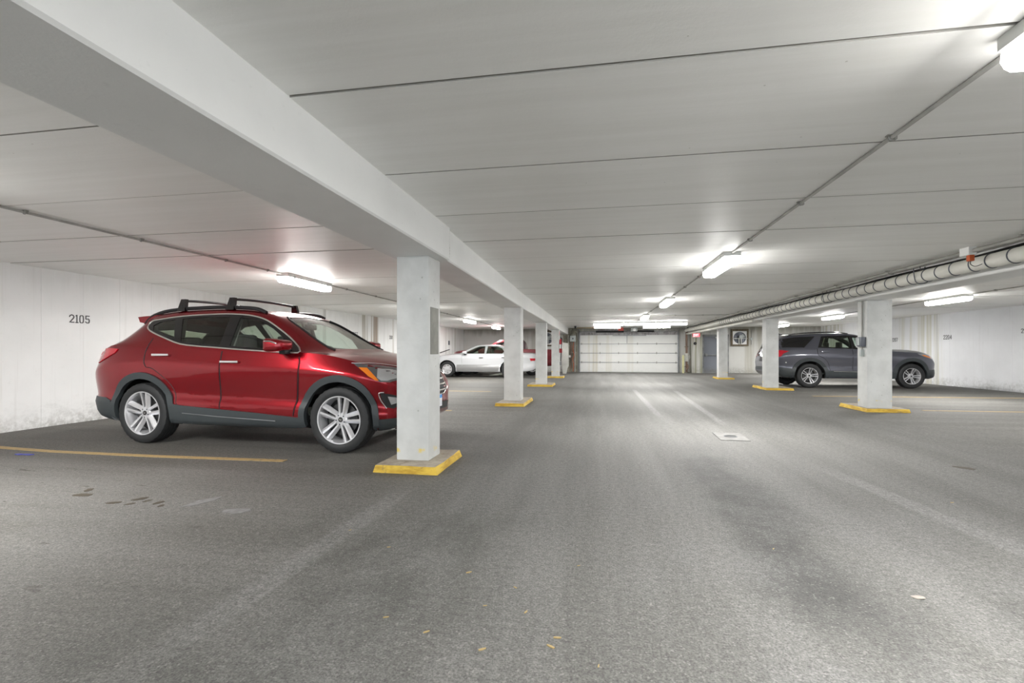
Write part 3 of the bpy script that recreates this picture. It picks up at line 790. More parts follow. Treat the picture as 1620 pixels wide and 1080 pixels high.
conduit('ceiling_conduit', [(7.78, 13.25, zr_), (7.95, 17.85, zr_)], rC, [(7.84, 15.0), (7.9, 16.6)], 'thin conduit along the right bay ceiling between its two larger lights', M['conduitgrey'])
conduit('ceiling_conduit', [(1.75, 17.5, zr_), (4.55, 17.5, zr_)], 0.012, [(2.6, 17.5), (3.5, 17.5)], 'thin conduit crossing the far lane ceiling towards the right beam', M['conduitgrey'])
# right edge services
XP = 4.25
conduit('service_conduit', [(XP, 2.0, 2.238), (XP, 6.44, 2.238)], 0.024, [(XP, 3.5), (XP, 5.75)], 'grey conduit at upper right leading to the orange device', M['galv'])
conduit('service_conduit', [(XP, 6.64, 2.238), (XP + 0.02, 15.0, 2.238), (XP + 0.05, 26.5, 2.225)], 0.024, [(XP, 8.1), (XP, 9.7), (XP, 11.5), (XP + .01, 13.5), (XP + .02, 16), (XP + 0.03, 19)], 'long grey conduit beside the banded white pipe running to the far wall', M['galv'])
t = tag(empty('junction_box', (XP, 6.54, 2.29)), 'white ceiling junction box with an orange device below', 'junction box')
b = nb(); boxb(b, -0.042, 0.042, -0.075, 0.075, -0.095, 0.0, 0.006); obj('box', b, M['boxwhite'], t)
b = nb(); boxb(b, -0.026, 0.026, -0.065, -0.01, -0.165, -0.095, 0.006); obj('device', b, M['orange'], t)['label'] = 'orange plastic device'
b = nb(); tube(b, catmull([(0, -0.04, -0.160), (0.0, -0.04, -0.20), (0.05, -0.035, -0.225), (0.12, -0.035, -0.20)], 5, False), 0.004, 6); obj('pigtail', b, M['black'], t)
b = nb(); pts = []
for k in range(60):
    yy = 2 + k * 0.42
    pts.append((4.565 + 0.006 * math.sin(k * 1.7), yy, 2.246 + 0.008 * math.sin(k * 0.9)))
tube(b, pts, 0.016, 8)
tag(obj('black_cable', b, M['black'], sharp=60), 'black cable sagging along the beam above the banded white pipe', 'cable')
# big white insulated pipe with dark bands
XB, ZB, rB = 4.47, 2.125, 0.082
t = tag(empty('insulated_pipe', (XB, 10, ZB)), 'thick white jacketed pipe with dark bands along the right beam', 'pipe')
b = nb(); tube(b, [(0, YB + 0.05 - 10, 0), (0.0, 0, 0), (0.05, 11.5, -0.02), (0.055, 16.8, -0.02)], rB, 24); obj('jacket', b, M['pipewhite'], t, sharp=60)
me = None; yy = 3.0; kk = 0
while yy < 19.5:
    if me is None:
        b = nb(); tube(b, [(math.cos(a) * (rB + 0.002), 0, math.sin(a) * (rB + 0.002)) for a in [PI * 2 * q / 28 for q in range(28)]], 0.0075, 6, closed=True)
        o = obj('band', b, M['boxdark'], t, sharp=60); me = o.data
    else:
        o = bpy.data.objects.new('band', me); COL.objects.link(o); o.parent = t
    o.location = (0.05 * max(0, yy - 10) / 11.5, yy - 10, -0.02 * max(0, yy - 10) / 11.5); o.rotation_euler = (0, 0, rnd.uniform(-0.10, 0.10))
    yy += 0.285 + rnd.uniform(-0.045, 0.045); kk += 1
for yy in (7.75, 10.6, 14.5):
    b = nb(); x = 0.05 * max(0, yy - 10) / 11.5
    tube(b, catmull([(x - 0.10, yy - 10, 0.155), (x - 0.10, yy - 10, 0.06), (x - 0.075, yy - 10, -0.07), (x, yy - 10, -0.10), (x + 0.075, yy - 10, -0.07), (x + 0.095, yy - 10, 0.03)], 5, False), 0.006, 6)
    tube(b, catmull([(x - 0.03, yy - 10.03, 0.165), (x - 0.02, yy - 10, 0.115), (x + 0.03, yy - 9.97, 0.10), (x + 0.06, yy - 9.97, 0.14)], 4, False), 0.006, 6)
    obj('hanger', b, M['boxdark'], t, sharp=60)
# slimmer pipe under it at the far end
b = nb(); tube(b, [(4.55, 15.6, 1.955), (4.60, 27.0, 1.93)], 0.045, 14)
tag(obj('lower_pipe', b, M['pipewhite'], sharp=60), 'slim white pipe under the far end of the banded pipe, towards the exit sign', 'pipe')

# electrical boxes on the nearest right column
t = tag(empty('switch_box', (4.813, 9.985, 1.24)), 'grey electrical disconnect box with conduit on the nearest right column', 'electrical box')
b = nb(); boxb(b, -0.085, -0.001, -0.085, 0.085, -0.09, 0.09, 0.008); obj('box', b, M['boxdark'], t)
b = nb(); boxb(b, -0.094, -0.086, -0.035, 0.03, -0.06, 0.07, 0.002, 0, 1); obj('cover', b, M['boxgrey'], t)
b = nb(); boxb(b, -0.055, -0.001, -0.02, 0.055, -0.265, -0.135, 0.006); obj('outlet_box', b, M['boxgrey'], t)
b = nb(); tube(b, [(-0.022, 0.02, 0.09), (-0.022, 0.02, 0.16), (-0.022, 0.01, 0.20), (-0.022, 0.01, 0.755)], 0.013, 8); tube(b, [(-0.022, 0.015, -0.09), (-0.022, 0.015, -0.135)], 0.013, 8); obj('riser', b, M['galv'], t, sharp=60)
b = nb(); boxb(b, -0.05, -0.001, 0.075, 0.165, -0.10, 0.09, 0.006); obj('side_box', b, M['boxwhite'], t)

# ------------------------------------------------------------------ far end: garage door and neighbours
GF = fz(YF)
YD = YF - 0.10
dr = struct(empty('door_1', ((DX0 + DX1) / 2, YD, GF)))
def dpart(name, bm, mat, parent=dr, sharp=35.0):
    o = obj(name, bm, mat, parent, sharp=sharp)
    if parent is dr: o.location = -Vector(dr.location)
    return o
zs = [GF + 0.012, GF + 0.545, 0.905, 1.41, 1.895]
for i in range(4):
    b = nb(); box(b, DX0 + 0.03, DX1 - 0.03, YD, YD + 0.05, zs[i] + 0.006, zs[i + 1] - 0.006)
    # pressed ribs
    for q in (0.28, 0.5, 0.72):
        z = zs[i] + (zs[i + 1] - zs[i]) * q; box(b, DX0 + 0.03, DX1 - 0.03, YD - 0.004, YD + 0.01, z - 0.006, z + 0.006)
    for q in range(1, 5):
        x = DX0 + (DX1 - DX0) * q / 5; box(b, x - 0.03, x + 0.03, YD - 0.006, YD + 0.01, zs[i] + 0.01, zs[i + 1] - 0.01)
    sct = dpart('section', b, M['door'], sharp=None)
    if i > 0:
        for q in range(6):
            x = DX0 + 0.12 + (DX1 - DX0 - 0.24) * q / 5
            b = nb(); boxb(b, x - 0.025, x + 0.025, YD - 0.02, YD - 0.002, zs[i] - 0.05, zs[i] + 0.06, 0.004, 0, 1)
            cyl(b, (x - 0.035, YD - 0.018, zs[i]), (x + 0.035, YD - 0.018, zs[i]), 0.010, 8)
            h_ = obj('hinge', b, M['galv'], sct)
        b = nb(); box(b, DX0 + 0.03, DX1 - 0.03, YD - 0.022, YD - 0.001, zs[i] - 0.016, zs[i] + 0.012)
        obj('strut', b, M['steel'], sct, sharp=None)
b = nb(); box(b, 0.75, 2.55, YD - 0.05, YD - 0.01, 1.845, 1.875); dpart('top_strut', b, M['steel'], sharp=None)
for x in (DX0 + 0.0, DX1 - 0.0):
    b = nb(); s = 1 if x < 1 else -1
    box(b, x - 0.03, x + 0.03, YD - 0.09, YD - 0.02, GF, 2.0)
    tube(b, catmull([(x, YD - 0.05, 1.98), (x, YD - 0.09, 2.09), (x, YD - 0.25, 2.16), (x, YD - 0.6, 2.17), (x, YD - 1.4, 2.17)], 5, False), 0.022, 8)
    dpart('track', b, M['steel'])
b = nb(); box(b, DX0, DX1, YD + 0.0, YD + 0.09, 1.895, 2.10); dpart('lintel', b, M['lintel'], sharp=None)
b = nb(); box(b, DX0 + 0.02, DX1 - 0.02, YD + 0.052, YD + 0.08, GF - 0.02, 1.9); dpart('backing', b, M['door'], sharp=None)
b = nb(); cyl(b, (-0.15, YD - 0.10, 2.085), (1.35, YD - 0.10, 2.085), 0.055, 14); dpart('torsion_spring', b, M['black'], sharp=50)
b = nb(); cyl(b, (1.75, YD - 0.10, 2.095), (2.95, YD - 0.10, 2.095), 0.050, 14); dpart('torsion_spring', b, M['black'], sharp=50)
b = nb(); cyl(b, (DX0, YD - 0.10, 2.09), (DX1, YD - 0.10, 2.09), 0.013, 8); dpart('shaft', b, M['steel'], sharp=50)
# opener motor
t = tag(empty('door_opener', (1.85, 26.6, 2.29)), 'grey garage door opener motor hanging above the door', 'door opener')
b = nb(); boxb(b, -0.16, 0.16, -0.25, 0.25, -0.23, -0.06, 0.02); obj('motor', b, M['boxgrey'], t)
b = nb(); [box(b, x - 0.012, x + 0.012, -0.012, 0.012, -0.07, 0.0) for x in (-0.13, 0.13)]; obj('hanger', b, M['steel'], t, sharp=None)
b = nb(); cyl(b, (0.0, -0.27, -0.15), (0.0, -0.24, -0.15), 0.075, 16); obj('pulley', b, M['boxwhite'], t)
b = nb(); box(b, -0.02, 0.02, 0.25, 0.70, -0.17, -0.13); obj('rail', b, M['steel'], t, sharp=None)
b = nb(); box(b, -0.34, -0.31, 0.68, 0.72, -0.85, -0.14); box(b, -0.33, 0.0, 0.66, 0.70, -0.17, -0.14); obj('arm', b, M['steel'], t, sharp=None)
# small red sign
b = nb(); boxb(b, -0.14, 0.14, -0.02, 0.02, -0.20, -0.03, 0.006); box(b, -0.006, 0.006, -0.004, 0.004, -0.03, 0.0)
tag(obj('red_box', b, M['redsign'], loc=(1.16, 26.4, 2.29)), 'small red box hanging above the garage door, left of the opener', 'sign')
# pale brown plywood strip and dark ceiling sensor at left above the door
b = nb(); boxb(b, -0.62, 0.62, -0.10, 0.10, -0.05, 0.0, 0.004, 0, 1)
tag(obj('plywood_strip', b, M['plywood'], loc=(-0.55, 26.5, 2.285)), 'brown plywood strip on the ceiling left of the door lights', 'board')
t = tag(empty('ceiling_sensor', (-1.15, 24.6, 2.285)), 'small black ceiling fitting near the far end of the left beam', 'sensor')
b = nb(); cyl(b, (0, 0, -0.02), (0, 0, 0), 0.06, 12); obj('base', b, M['boxdark'], t)
b = nb(); cyl(b, (0, 0, -0.14), (0, 0, -0.02), 0.04, 12, r1=0.05); obj('body', b, M['black'], t)
# exit sign
t = tag(empty('exit_sign', (5.08, 27.10, 1.88)), 'lit red EXIT sign beside the grey steel door', 'exit sign')
b = nb(); boxb(b, -0.19, 0.19, -0.045, 0.015, -0.135, 0.075, 0.008); obj('case', b, M['boxwhite'], t)
b = nb(); boxb(b, -0.175, 0.175, -0.05, -0.046, -0.10, 0.062, 0.001, 0, 1); obj('face', b, M['exit'], t)
writing('letters', 'EXIT', (-0.135, -0.051, -0.075), (1, 0, 0), (0, -1, 0), 0.115, M['exitlit'], None, th=1.0, depth=0.004).parent = t
# black round bell
t = tag(empty('alarm_bell', (5.03, 27.118, 1.42)), 'black round alarm bell on the grimy pier under the exit sign', 'bell')
b = nb(); lathe_y(b, [(0.001, -0.06), (0.05, -0.055), (0.075, -0.03), (0.078, 0.0), (0.001, 0.0)], 20); obj('gong', b, M['black'], t)
b = nb(); cyl(b, (0, -0.07, 0), (0, -0.05, 0), 0.012, 8); obj('nut', b, M['steel'], t)
# steel pedestrian door
d2 = struct(empty('door_2', (6.11, YF, GF)))
def d2p(name, bm, mat, sharp=35.0):
    o = obj(name, bm, mat, d2, sharp=sharp); o.location = -Vector(d2.location); return o
b = nb(); box(b, 5.54, 6.68, YF + 0.02, YF + 0.07, GF + 0.01, 1.80); d2p('leaf', b, M['doorgrey'], None)
b = nb(); box(b, 5.41, 5.54, YF - 0.04, YF + 0.1, GF, 1.88); box(b, 6.68, 6.80, YF - 0.04, YF + 0.1, GF, 1.88); box(b, 5.41, 6.80, YF - 0.04, YF + 0.1, 1.80, 1.90); d2p('frame', b, M['frame'], None)
b = nb(); boxb(b, 5.62, 6.62, YF - 0.05, YF - 0.01, 0.78, 0.83, 0.006); boxb(b, 5.60, 5.72, YF - 0.06, YF + 0.02, 0.74, 0.88, 0.008); d2p('push_bar', b, M['frame'])
b = nb(); boxb(b, 6.12, 6.60, YF - 0.07, YF + 0.02, 1.70, 1.77, 0.008); d2p('closer', b, M['boxwhite'])
# sprinkler riser right of the garage door
t = tag(empty('sprinkler_riser', (4.62, 27.25, GF)), 'rusty sprinkler riser pipe with a pale valve right of the garage door', 'pipe')
b = nb(); cyl(b, (0, 0, 0), (0, 0, 2.35), 0.055, 14); obj('pipe', b, M['rust'], t, sharp=60)
for z in (0.35, 0.95, 1.4):
    b = nb(); cyl(b, (0, 0, z - 0.02), (0, 0, z + 0.02), 0.10, 16); obj('flange', b, M['rust'], t)
b = nb(); cyl(b, (-0.02, -0.17, 0.85), (-0.02, 0.0, 0.85), 0.09, 12, r1=0.07); cyl(b, (0, -0.02, 0.62), (0, -0.02, 1.05), 0.085, 14); obj('valve', b, M['offwhite'], t)
b = nb(); tube(b, [(0.14 * math.cos(a), -0.20, 0.85 + 0.14 * math.sin(a)) for a in [2 * PI * q / 20 for q in range(20)]], 0.014, 6, closed=True)
for a in (0.3, 2.4, 4.5): cyl(b, (0, -0.20, 0.85), (0.14 * math.cos(a), -0.20, 0.85 + 0.14 * math.sin(a)), 0.010, 6)
obj('handwheel', b, M['offwhite'], t, sharp=60)
b = nb(); tube(b, catmull([(0.0, -0.03, 0.5), (0.06, -0.12, 0.42), (0.05, -0.16, 0.25), (-0.02, -0.10, 0.12)], 5, False), 0.022, 8); obj('drain_pipe', b, M['rust'], t, sharp=60)
b = nb(); boxb(b, -0.14, 0.14, -0.14, 0.14, 0.0, 0.05, 0.01); obj('foot', b, M['grime'], t)
b = nb(); tube(b, [(4.50, 26.6, 2.25), (4.50, 26.6, 2.12)], 0.035, 10); tube(b, [(4.50, 26.6, 2.29), (4.50, 26.6, 2.22)], 0.06, 10)
tag(obj('ceiling_camera', b, M['boxwhite'], sharp=60), 'small white ceiling fitting at the right end of the door lights', 'fitting')
t = tag(empty('guard_post', (4.40, 26.95, fz(26.95))), 'short pale yellow guard post right of the garage door', 'post')
b = nb(); cyl(b, (0, 0, -0.02), (0, 0, 0.92), 0.055, 14); obj('post', b, M['paleyellow'], t, sharp=60)
b = nb(); lathe_y(b, [(0.056, 0.0), (0.045, 0.02), (0.02, 0.035), (0.001, 0.038)], 14); o = obj('cap', b, M['paleyellow'], t, sharp=60); o.rotation_euler = (R(90), 0, 0); o.location = (0, 0, 0.92)
# exhaust fans in wooden frames
def fan(x, z, label):
    t = tag(empty('exhaust_fan', (x, YF - 0.002, z)), label, 'fan')
    S = 0.435; F = 0.085
    b = nb(); boxb(b, -S, S, -0.10, 0.0, S - F, S + 0.03, 0.004, 0, 1); obj('frame_board', b, M['wood'], t)
    b = nb(); boxb(b, -S, S, -0.10, 0.0, -S, -S + F, 0.004, 0, 1); obj('frame_board', b, M['wood'], t)
    for s in (-1, 1):
        b = nb(); boxb(b, s * S - (F if s > 0 else 0), s * S + (0 if s > 0 else F), -0.10, 0.0, -S + F + 0.002, S - F - 0.002, 0.004, 0, 1); obj('frame_board', b, M['wood'], t)
    q = S - F - 0.002; rr = 0.30
    outer = [(-q, -q), (q, -q), (q, q), (-q, q)]; hole = [(rr * math.cos(2 * PI * k / 32), rr * math.sin(2 * PI * k / 32)) for k in range(32)][::-1]
    fl = [Vector((a, c, 0)) for a, c in outer]; hl = [Vector((a, c, 0)) for a, c in hole]
    tri = tessellate_polygon([fl, hl]); vs = fl + hl
    b = nb(); bv = [b.verts.new((v.x, -0.075, v.y)) for v in vs]
    for f in tri:
        try: b.faces.new([bv[i] for i in f])
        except ValueError: pass
    g = bmesh.ops.extrude_face_region(b, geom=b.faces[:]); bmesh.ops.translate(b, verts=[e for e in g['geom'] if isinstance(e, bmesh.types.BMVert)], vec=(0, 0.008, 0))
    obj('face_plate', b, M['boxwhite'], t, sharp=30)
    b = nb(); lathe_y(b, [(rr, -0.08), (rr + 0.012, -0.08), (rr + 0.012, -0.004), (rr, -0.004)], 32, closed=True); cyl(b, (0, -0.006, 0), (0, -0.003, 0), rr, 32); obj('shroud', b, M['boxdark'], t, sharp=40)
    for k in range(4):
        b = nb(); a0 = 0.5 + k * PI / 2; pts = []
        for (r, da, yy) in ((0.06, -0.35, -0.03), (0.27, -0.42, -0.05), (0.285, 0.0, -0.035), (0.27, 0.40, -0.015), (0.06, 0.35, -0.022)):
            pts.append((r * math.cos(a0 + da), yy, r * math.sin(a0 + da)))
        prism(b, pts, (0, 0.006, 0)); obj('blade', b, M['boxdark'] if k else M['boxgrey'], t, sharp=30)
    b = nb(); cyl(b, (0.03, -0.19, 0.04), (0.03, -0.03, 0.04), 0.095, 18); obj('motor', b, M['boxgrey'], t, sharp=40)
    b = nb(); boxb(b, -q, q + 0.02, -0.13, -0.09, -0.055, -0.025, 0.004, 0, 1); obj('cross_bar', b, M['offwhite'], t)
    b = nb(); [box(b, x_ - 0.02, x_ + 0.02, -0.12, -0.085, -q, -0.05) for x_ in (-0.04, 0.06)]; obj('leg', b, M['offwhite'], t, sharp=None)
    return t
fan(7.33, 1.72, 'wooden framed exhaust fan on the far wall right of the grey steel door')
fan(-2.86, 1.72, 'exhaust fan on the far wall glimpsed between the far left columns')
# wall box with drooping conduit right of the fan
t = tag(empty('wall_outlet', (7.92, YF - 0.002, 1.66)), 'small grey outlet box with conduit right of the exhaust fan', 'outlet box')
b = nb(); cyl(b, (0, -0.05, 0), (0, 0, 0), 0.075, 14); obj('box', b, M['boxgrey'], t)
b = nb(); cyl(b, (0, -0.02, 0.07), (0, -0.02, 0.58), 0.013, 8); cyl(b, (0, -0.02, -0.07), (0, -0.02, -0.30), 0.016, 8); obj('tube', b, M['galv'], t, sharp=60)
# left of the garage door: pipes and cables on the grimy nib
for x, r, z0, z1, mt, lb in ((-1.30, 0.035, GF, 1.95, 'galv', 'grey vertical conduit close to the garage door track'), (-1.50, 0.03, GF + 0.2, 1.9, 'rust', 'rusty vertical pipe on the grimy nib left of the garage door'), (-1.66, 0.022, GF + 0.3, 1.9, 'offwhite', 'thin pale pipe beside the leaning board')):
    b = nb(); cyl(b, (x, 27.25, z0), (x, 27.25, z1), r, 10); [cyl(b, (x - r - 0.03, 27.29, q), (x + r + 0.03, 27.29, q), 0.012, 6) for q in (0.5, 1.3)]
    tag(obj('vertical_pipe', b, M[mt], sharp=60), lb, 'pipe')
t = tag(empty('control_box', (-1.40, 27.14, 1.75)), 'pale round control box high on the nib left of the garage door', 'control box')
b = nb(); boxb(b, -0.16, 0.16, -0.14, 0.06, -0.22, 0.12, 0.03); obj('box', b, M['boxgrey'], t)
b = nb(); cyl(b, (0, -0.15, -0.05), (0, -0.135, -0.05), 0.05, 12); obj('knob', b, M['boxdark'], t)
b = nb(); tube(b, catmull([(-1.36, 27.2, 1.5), (-1.40, 27.16, 1.1), (-1.34, 27.15, 0.8), (-1.42, 27.16, 0.55), (-1.36, 27.17, 0.3), (-1.40, 27.18, GF + 0.03)], 6, False), 0.014, 8)
tag(obj('orange_cable', b, M['orange'], sharp=60), 'orange cable hanging left of the garage door', 'cable')
b = nb(); boxb(b, -0.05, 0.05, -0.02, 0.03, -0.06, 0.06, 0.01); cyl(b, (0, -0.03, 0), (0, -0.019, 0), 0.02, 10)
tag(obj('push_button', b, M['boxwhite'], loc=(-1.585, 27.27, 0.72)), 'small white push button box left of the garage door', 'push button')
# leaning board and extinguisher by the last column
b = nb(); pts = [(-0.13, 0, 0), (0.06, 0, 0), (0.14, 0, 0.35), (0.15, 0, 1.55), (-0.15, 0, 1.60), (-0.15, 0, 0.3)]
prism(b, pts, (0, 0.035, 0)); o = tag(obj('leaning_board', b, M['offwhite'], loc=(-1.68, 24.9, fz(24.9))), 'tall off-white board standing behind the farthest left column', 'board')
b2 = nb(); box(b2, -0.10, 0.10, 0.035, 0.30, 0.0, 0.03); box(b2, -0.02, 0.02, 0.035, 0.09, 0.0, 1.45); obj('stand', b2, M['frame'], o, sharp=None)
t = tag(empty('fire_extinguisher', (-1.592, 20.86, 0.96)), 'red fire extinguisher hung on the farthest left column', 'fire extinguisher')
b = nb(); prof = [(0.001, 0.0), (0.055, 0.0), (0.064, 0.02), (0.064, 0.48), (0.055, 0.54), (0.03, 0.58), (0.02, 0.60), (0.001, 0.60)]
lathe_y(b, prof, 20); o = obj('cylinder', b, M['extred'], t, sharp=50); o.rotation_euler = (R(90), 0, 0)
b = nb(); lathe_y(b, [(0.0655, 0.18), (0.0655, 0.36)], 20); o = obj('label_sleeve', b, M['boxwhite'], t, sharp=50); o.rotation_euler = (R(90), 0, 0)
b = nb(); boxb(b, -0.02, 0.02, -0.02, 0.02, 0.59, 0.66, 0.005); tube(b, [(0, -0.02, 0.65), (0, -0.11, 0.68)], 0.012, 8); tube(b, [(0, -0.02, 0.62), (0, -0.10, 0.61)], 0.009, 8); obj('valve', b, M['black'], t, sharp=50)
b = nb(); tube(b, catmull([(0.02, -0.01, 0.62), (0.05, -0.06, 0.60), (0.045, -0.08, 0.4), (0.03, -0.08, 0.1), (0.01, -0.07, -0.15), (0.0, -0.06, -0.36)], 6, False), 0.016, 8); obj('hose', b, M['black'], t, sharp=60)
b = nb(); boxb(b, -0.066, -0.045, -0.07, 0.07, 0.12, 0.15, 0.003, 0, 1); boxb(b, -0.066, -0.045, -0.07, 0.07, 0.42, 0.45, 0.003, 0, 1); obj('bracket', b, M['steel'], t)
b = nb(); boxb(b, -0.001, 0.008, -0.07, 0.07, -0.09, 0.09, 0.002, 0, 1)
tag(obj('red_tag', b, pbr('pink_sign', (0.75, 0.30, 0.30), 0.5), loc=(-1.657, 20.92, 1.78)), 'small pink and white sign above the fire extinguisher', 'sign')
# black rail bracket on the left wall behind the sedan
t = tag(empty('wall_rail', (XL, 23.5, 0.99)), 'short black sloping rail on the left wall above the sedan hood', 'rail')
b = nb(); tube(b, [(0.09, -0.95, -0.09), (0.09, 0.95, 0.11)], 0.022, 8); obj('bar', b, M['black'], t, sharp=60)
for q in (-0.5, 0.5):
    b = nb(); cyl(b, (0, q, q * 0.105), (0.09, q, q * 0.105), 0.014, 8); obj('bracket', b, M['black'], t, sharp=60)
# small black conduit box on the far left wall
b = nb(); boxb(b, 0.0, 0.05, -0.06, 0.06, -0.11, 0.11, 0.006); tag(obj('wall_switch', b, M['boxdark'], loc=(XL, 24.6, 1.45)), 'small dark switch box on the far end of the left wall', 'switch')

# ------------------------------------------------------------------ floor drains and litter
def drain(x0, x1, y0, y1, skew, label):
    cx, cy = (x0 + x1) / 2, (y0 + y1) / 2
    t = tag(empty('floor_drain', (cx, cy, fz(cy))), label, 'drain')
    b = nb(); hx, hy = (x1 - x0) / 2, (y1 - y0) / 2
    prism(b, [(-hx - skew, hy, 0.0), (hx - skew, hy, 0.0), (hx + skew, -hy, 0.0), (-hx + skew, -hy, 0.0)], (0, 0, 0.008)); obj('slab', b, M['concrete'], t, sharp=30)
    b = nb(); hr = hx * 0.42
    tube(b, [(hr * math.cos(a), hr * math.sin(a), 0.010) for a in [2 * PI * q / 24 for q in range(24)]], 0.007, 6, closed=True)
    for q in range(-3, 4):
        xx = q * hr / 3.6; hh = math.sqrt(max(0, hr * hr - xx * xx)); box(b, xx - 0.004, xx + 0.004, -hh, hh, 0.006, 0.013)
    obj('grate', b, M['steel'], t, sharp=40)
    b = nb(); cyl(b, (0, 0, 0.0081), (0, 0, 0.0095), hr, 24); obj('sump', b, M['gap'], t)
drain(1.47, 1.81, 6.27, 6.80, -0.01, 'pale concrete floor slab with a round drain in the middle of the lane')
drain(1.30, 1.75, 23.8, 24.4, 0.0, 'far floor drain in front of the garage door')
b = nb(); pts = catmull([(-.045, .012, 0), (-.015, .024, 0), (.02, .012, 0), (.045, -.004, 0), (.035, -.028, 0), (-.01, -.024, 0), (-.032, -.006, 0)], 3)
prism(b, [(p.x * .55, p.y * .6, 0.003 + 0.003 * math.sin(p.x * 60)) for p in pts], (0, 0, 0.003)); b2 = None
tag(obj('fallen_leaf', b, M['leaf'], loc=(1.392, 2.44, 0.0), sharp=None), 'pale dry leaf lying on the asphalt at lower right', 'leaf')
b = nb(); prism(b, [(-.10, -.012, 0), (-.03, -.03, 0), (.0, -.012, 0), (.09, -.02, 0), (.12, .012, 0), (.03, .026, 0), (-.02, .012, 0), (-.09, .02, 0)], (0, 0, 0.006))
tag(obj('blue_scrap', b, M['bluescrap'], loc=(-5.93, 4.13, 0), sharp=None), 'crumpled blue scrap on the floor beside the yellow stall line', 'litter')
me = None
for (x, y, a, s) in ((-0.63, 2.33, .6, 1.0), (-0.30, 2.02, 1.2, .8), (-0.155, 1.86, .1, 1.0), (-0.175, 1.80, 2.6, 1.1), (-0.66, 1.81, .7, .9), (-0.48, 2.04, .3, .6), (-0.38, 2.22, 2.5, .7), (-0.86, 1.88, .4, 0.8), (-1.49, 2.75, 1., .6), (-1.15, 2.55, .4, .7), (0.0, 1.72, 1.4, .6), (-0.1, 2.5, .5, .6), (0.95, 2.9, .9, .6), (2.5, 4.0, .2, .8), (-0.42, 1.74, 0.6, 1.0)):
    if me is None:
        b = nb(); prism(b, [(-.013, -.003, 0), (.0, -.0042, 0), (.012, -.002, 0), (.013, .002, 0), (.0, .004, 0), (-.012, .003, 0)], (0, 0, 0.003)); o = obj('straw_bit', b, M['straw'], sharp=None); me = o.data
    else:
        o = bpy.data.objects.new('straw_bit', me); COL.objects.link(o)
    o.location = (x, y, 0.0005); o.rotation_euler = (0, 0, a); o.scale = (s * 1.15,) * 3
    tag(o, 'tiny straw-coloured wood chip on the near asphalt', 'wood chip', 'straw coloured chips scattered on the near floor')
#CARS#
# ------------------------------------------------------------------ vehicles
SUB = [2, 2, 2, 3, 3, 3, 2, 2, 3, 5, 3, 3, 3]
def section(W, zb, zs, yl, zl, yr, zr, zt, inset=0.0):
    i = inset
    P = [(0, zb), (0.80 * W, zb), (0.93 * W, zb + 0.02), (0.970 * W, zb + 0.10), (0.984 * W, zb + 0.34 * (zs - zb)), (0.958 * W, zb + 0.47 * (zs - zb)), (0.984 * W, zb + 0.74 * (zs - zb)), (W, zs - 0.035), (W * 0.992, zs + 0.01),
         (yl, zl), (yr, zr), (0.74 * yr, zr + 0.62 * (zt - zr)), (0.38 * yr, zr + 0.90 * (zt - zr)), (0, zt)]
    P = [Vector((a, c)) for a, c in P]; out = []
    for k in range(len(P) - 1):
        p1, p2 = P[k], P[k + 1]
        p0 = P[k - 1] if k > 0 and k not in (9,) else p1 + (p1 - p2) * 0.0
        p3 = P[k + 2] if k + 2 < len(P) and k != 8 else p2
        if k == len(P) - 2: p3 = Vector((-P[k].x, P[k].y))
        n = SUB[k]
        m1 = (p2 - p0) * 0.5; m2 = (p3 - p1) * 0.5
        L = (p2 - p1).length
        for m in (m1, m2):
            if m.length > 1.2 * L and m.length > 0: m *= 1.2 * L / m.length
        for q in range(n):
            t = q / n
            out.append(p1 * (2 * t ** 3 - 3 * t * t + 1) + m1 * (t ** 3 - 2 * t * t + t) + p2 * (3 * t * t - 2 * t ** 3) + m2 * (t ** 3 - t * t))
    out.append(P[-1]); return out

def body_loft(curves, xs, inset=None):
    C = {}
    for k, (cx, cy) in curves.items(): C[k] = pchip(cx, cy, xs)
    bm = nb(); rings = []
    for i, x in enumerate(xs):
        a = {k: float(C[k][i]) for k in C}
        if inset:
            a['W'] -= inset; a['yl'] -= inset; a['yr'] -= inset * 0.8; a['zr'] -= inset * 0.8; a['zt'] -= inset; a['zb'] = inset_floor
        h = section(a['W'], a['zb'], a['zs'], a['yl'], a['zl'], a['yr'], a['zr'], a['zt'])
        full = [(-p.x, p.y) for p in h[:0:-1]] + [(p.x, p.y) for p in h[:-1]]
        # order: top centre -> right side -> bottom -> left side
        rings.append([bm.verts.new((float(x), yy, z)) for yy, z in full])
    n = len(rings[0])
    for A, B in zip(rings, rings[1:]):
        for k in range(n): bm.faces.new((A[k], A[(k + 1) % n], B[(k + 1) % n], B[k]))
    bm.faces.new(rings[0]); bm.faces.new(rings[-1][::-1])
    bmesh.ops.recalc_face_normals(bm, faces=bm.faces[:])
    return bm
inset_floor = 0.38

def mesh_obj(name, bm, mats=()):
    bmesh.ops.recalc_face_normals(bm, faces=bm.faces[:])
    me = bpy.data.meshes.new(name); bm.to_mesh(me); bm.free()
    for m in mats: me.materials.append(m)
    o = bpy.data.objects.new(name, me); COL.objects.link(o); return o

def outward(bm):
    """make every closed island of a mesh face outwards"""
    bmesh.ops.recalc_face_normals(bm, faces=bm.faces[:])
    seen = set()
    for f0 in bm.faces:
        if f0 in seen: continue
        st = [f0]; isl = []; seen.add(f0)
        while st:
            f = st.pop(); isl.append(f)
            for e in f.edges:
                for g_ in e.link_faces:
                    if g_ not in seen: seen.add(g_); st.append(g_)
        v = 0.0
        for f in isl:
            p0 = f.verts[0].co
            for a_, b_ in zip(f.verts[1:-1], f.verts[2:]): v += p0.dot(a_.co.cross(b_.co))
        if v < 0: bmesh.ops.reverse_faces(bm, faces=isl)

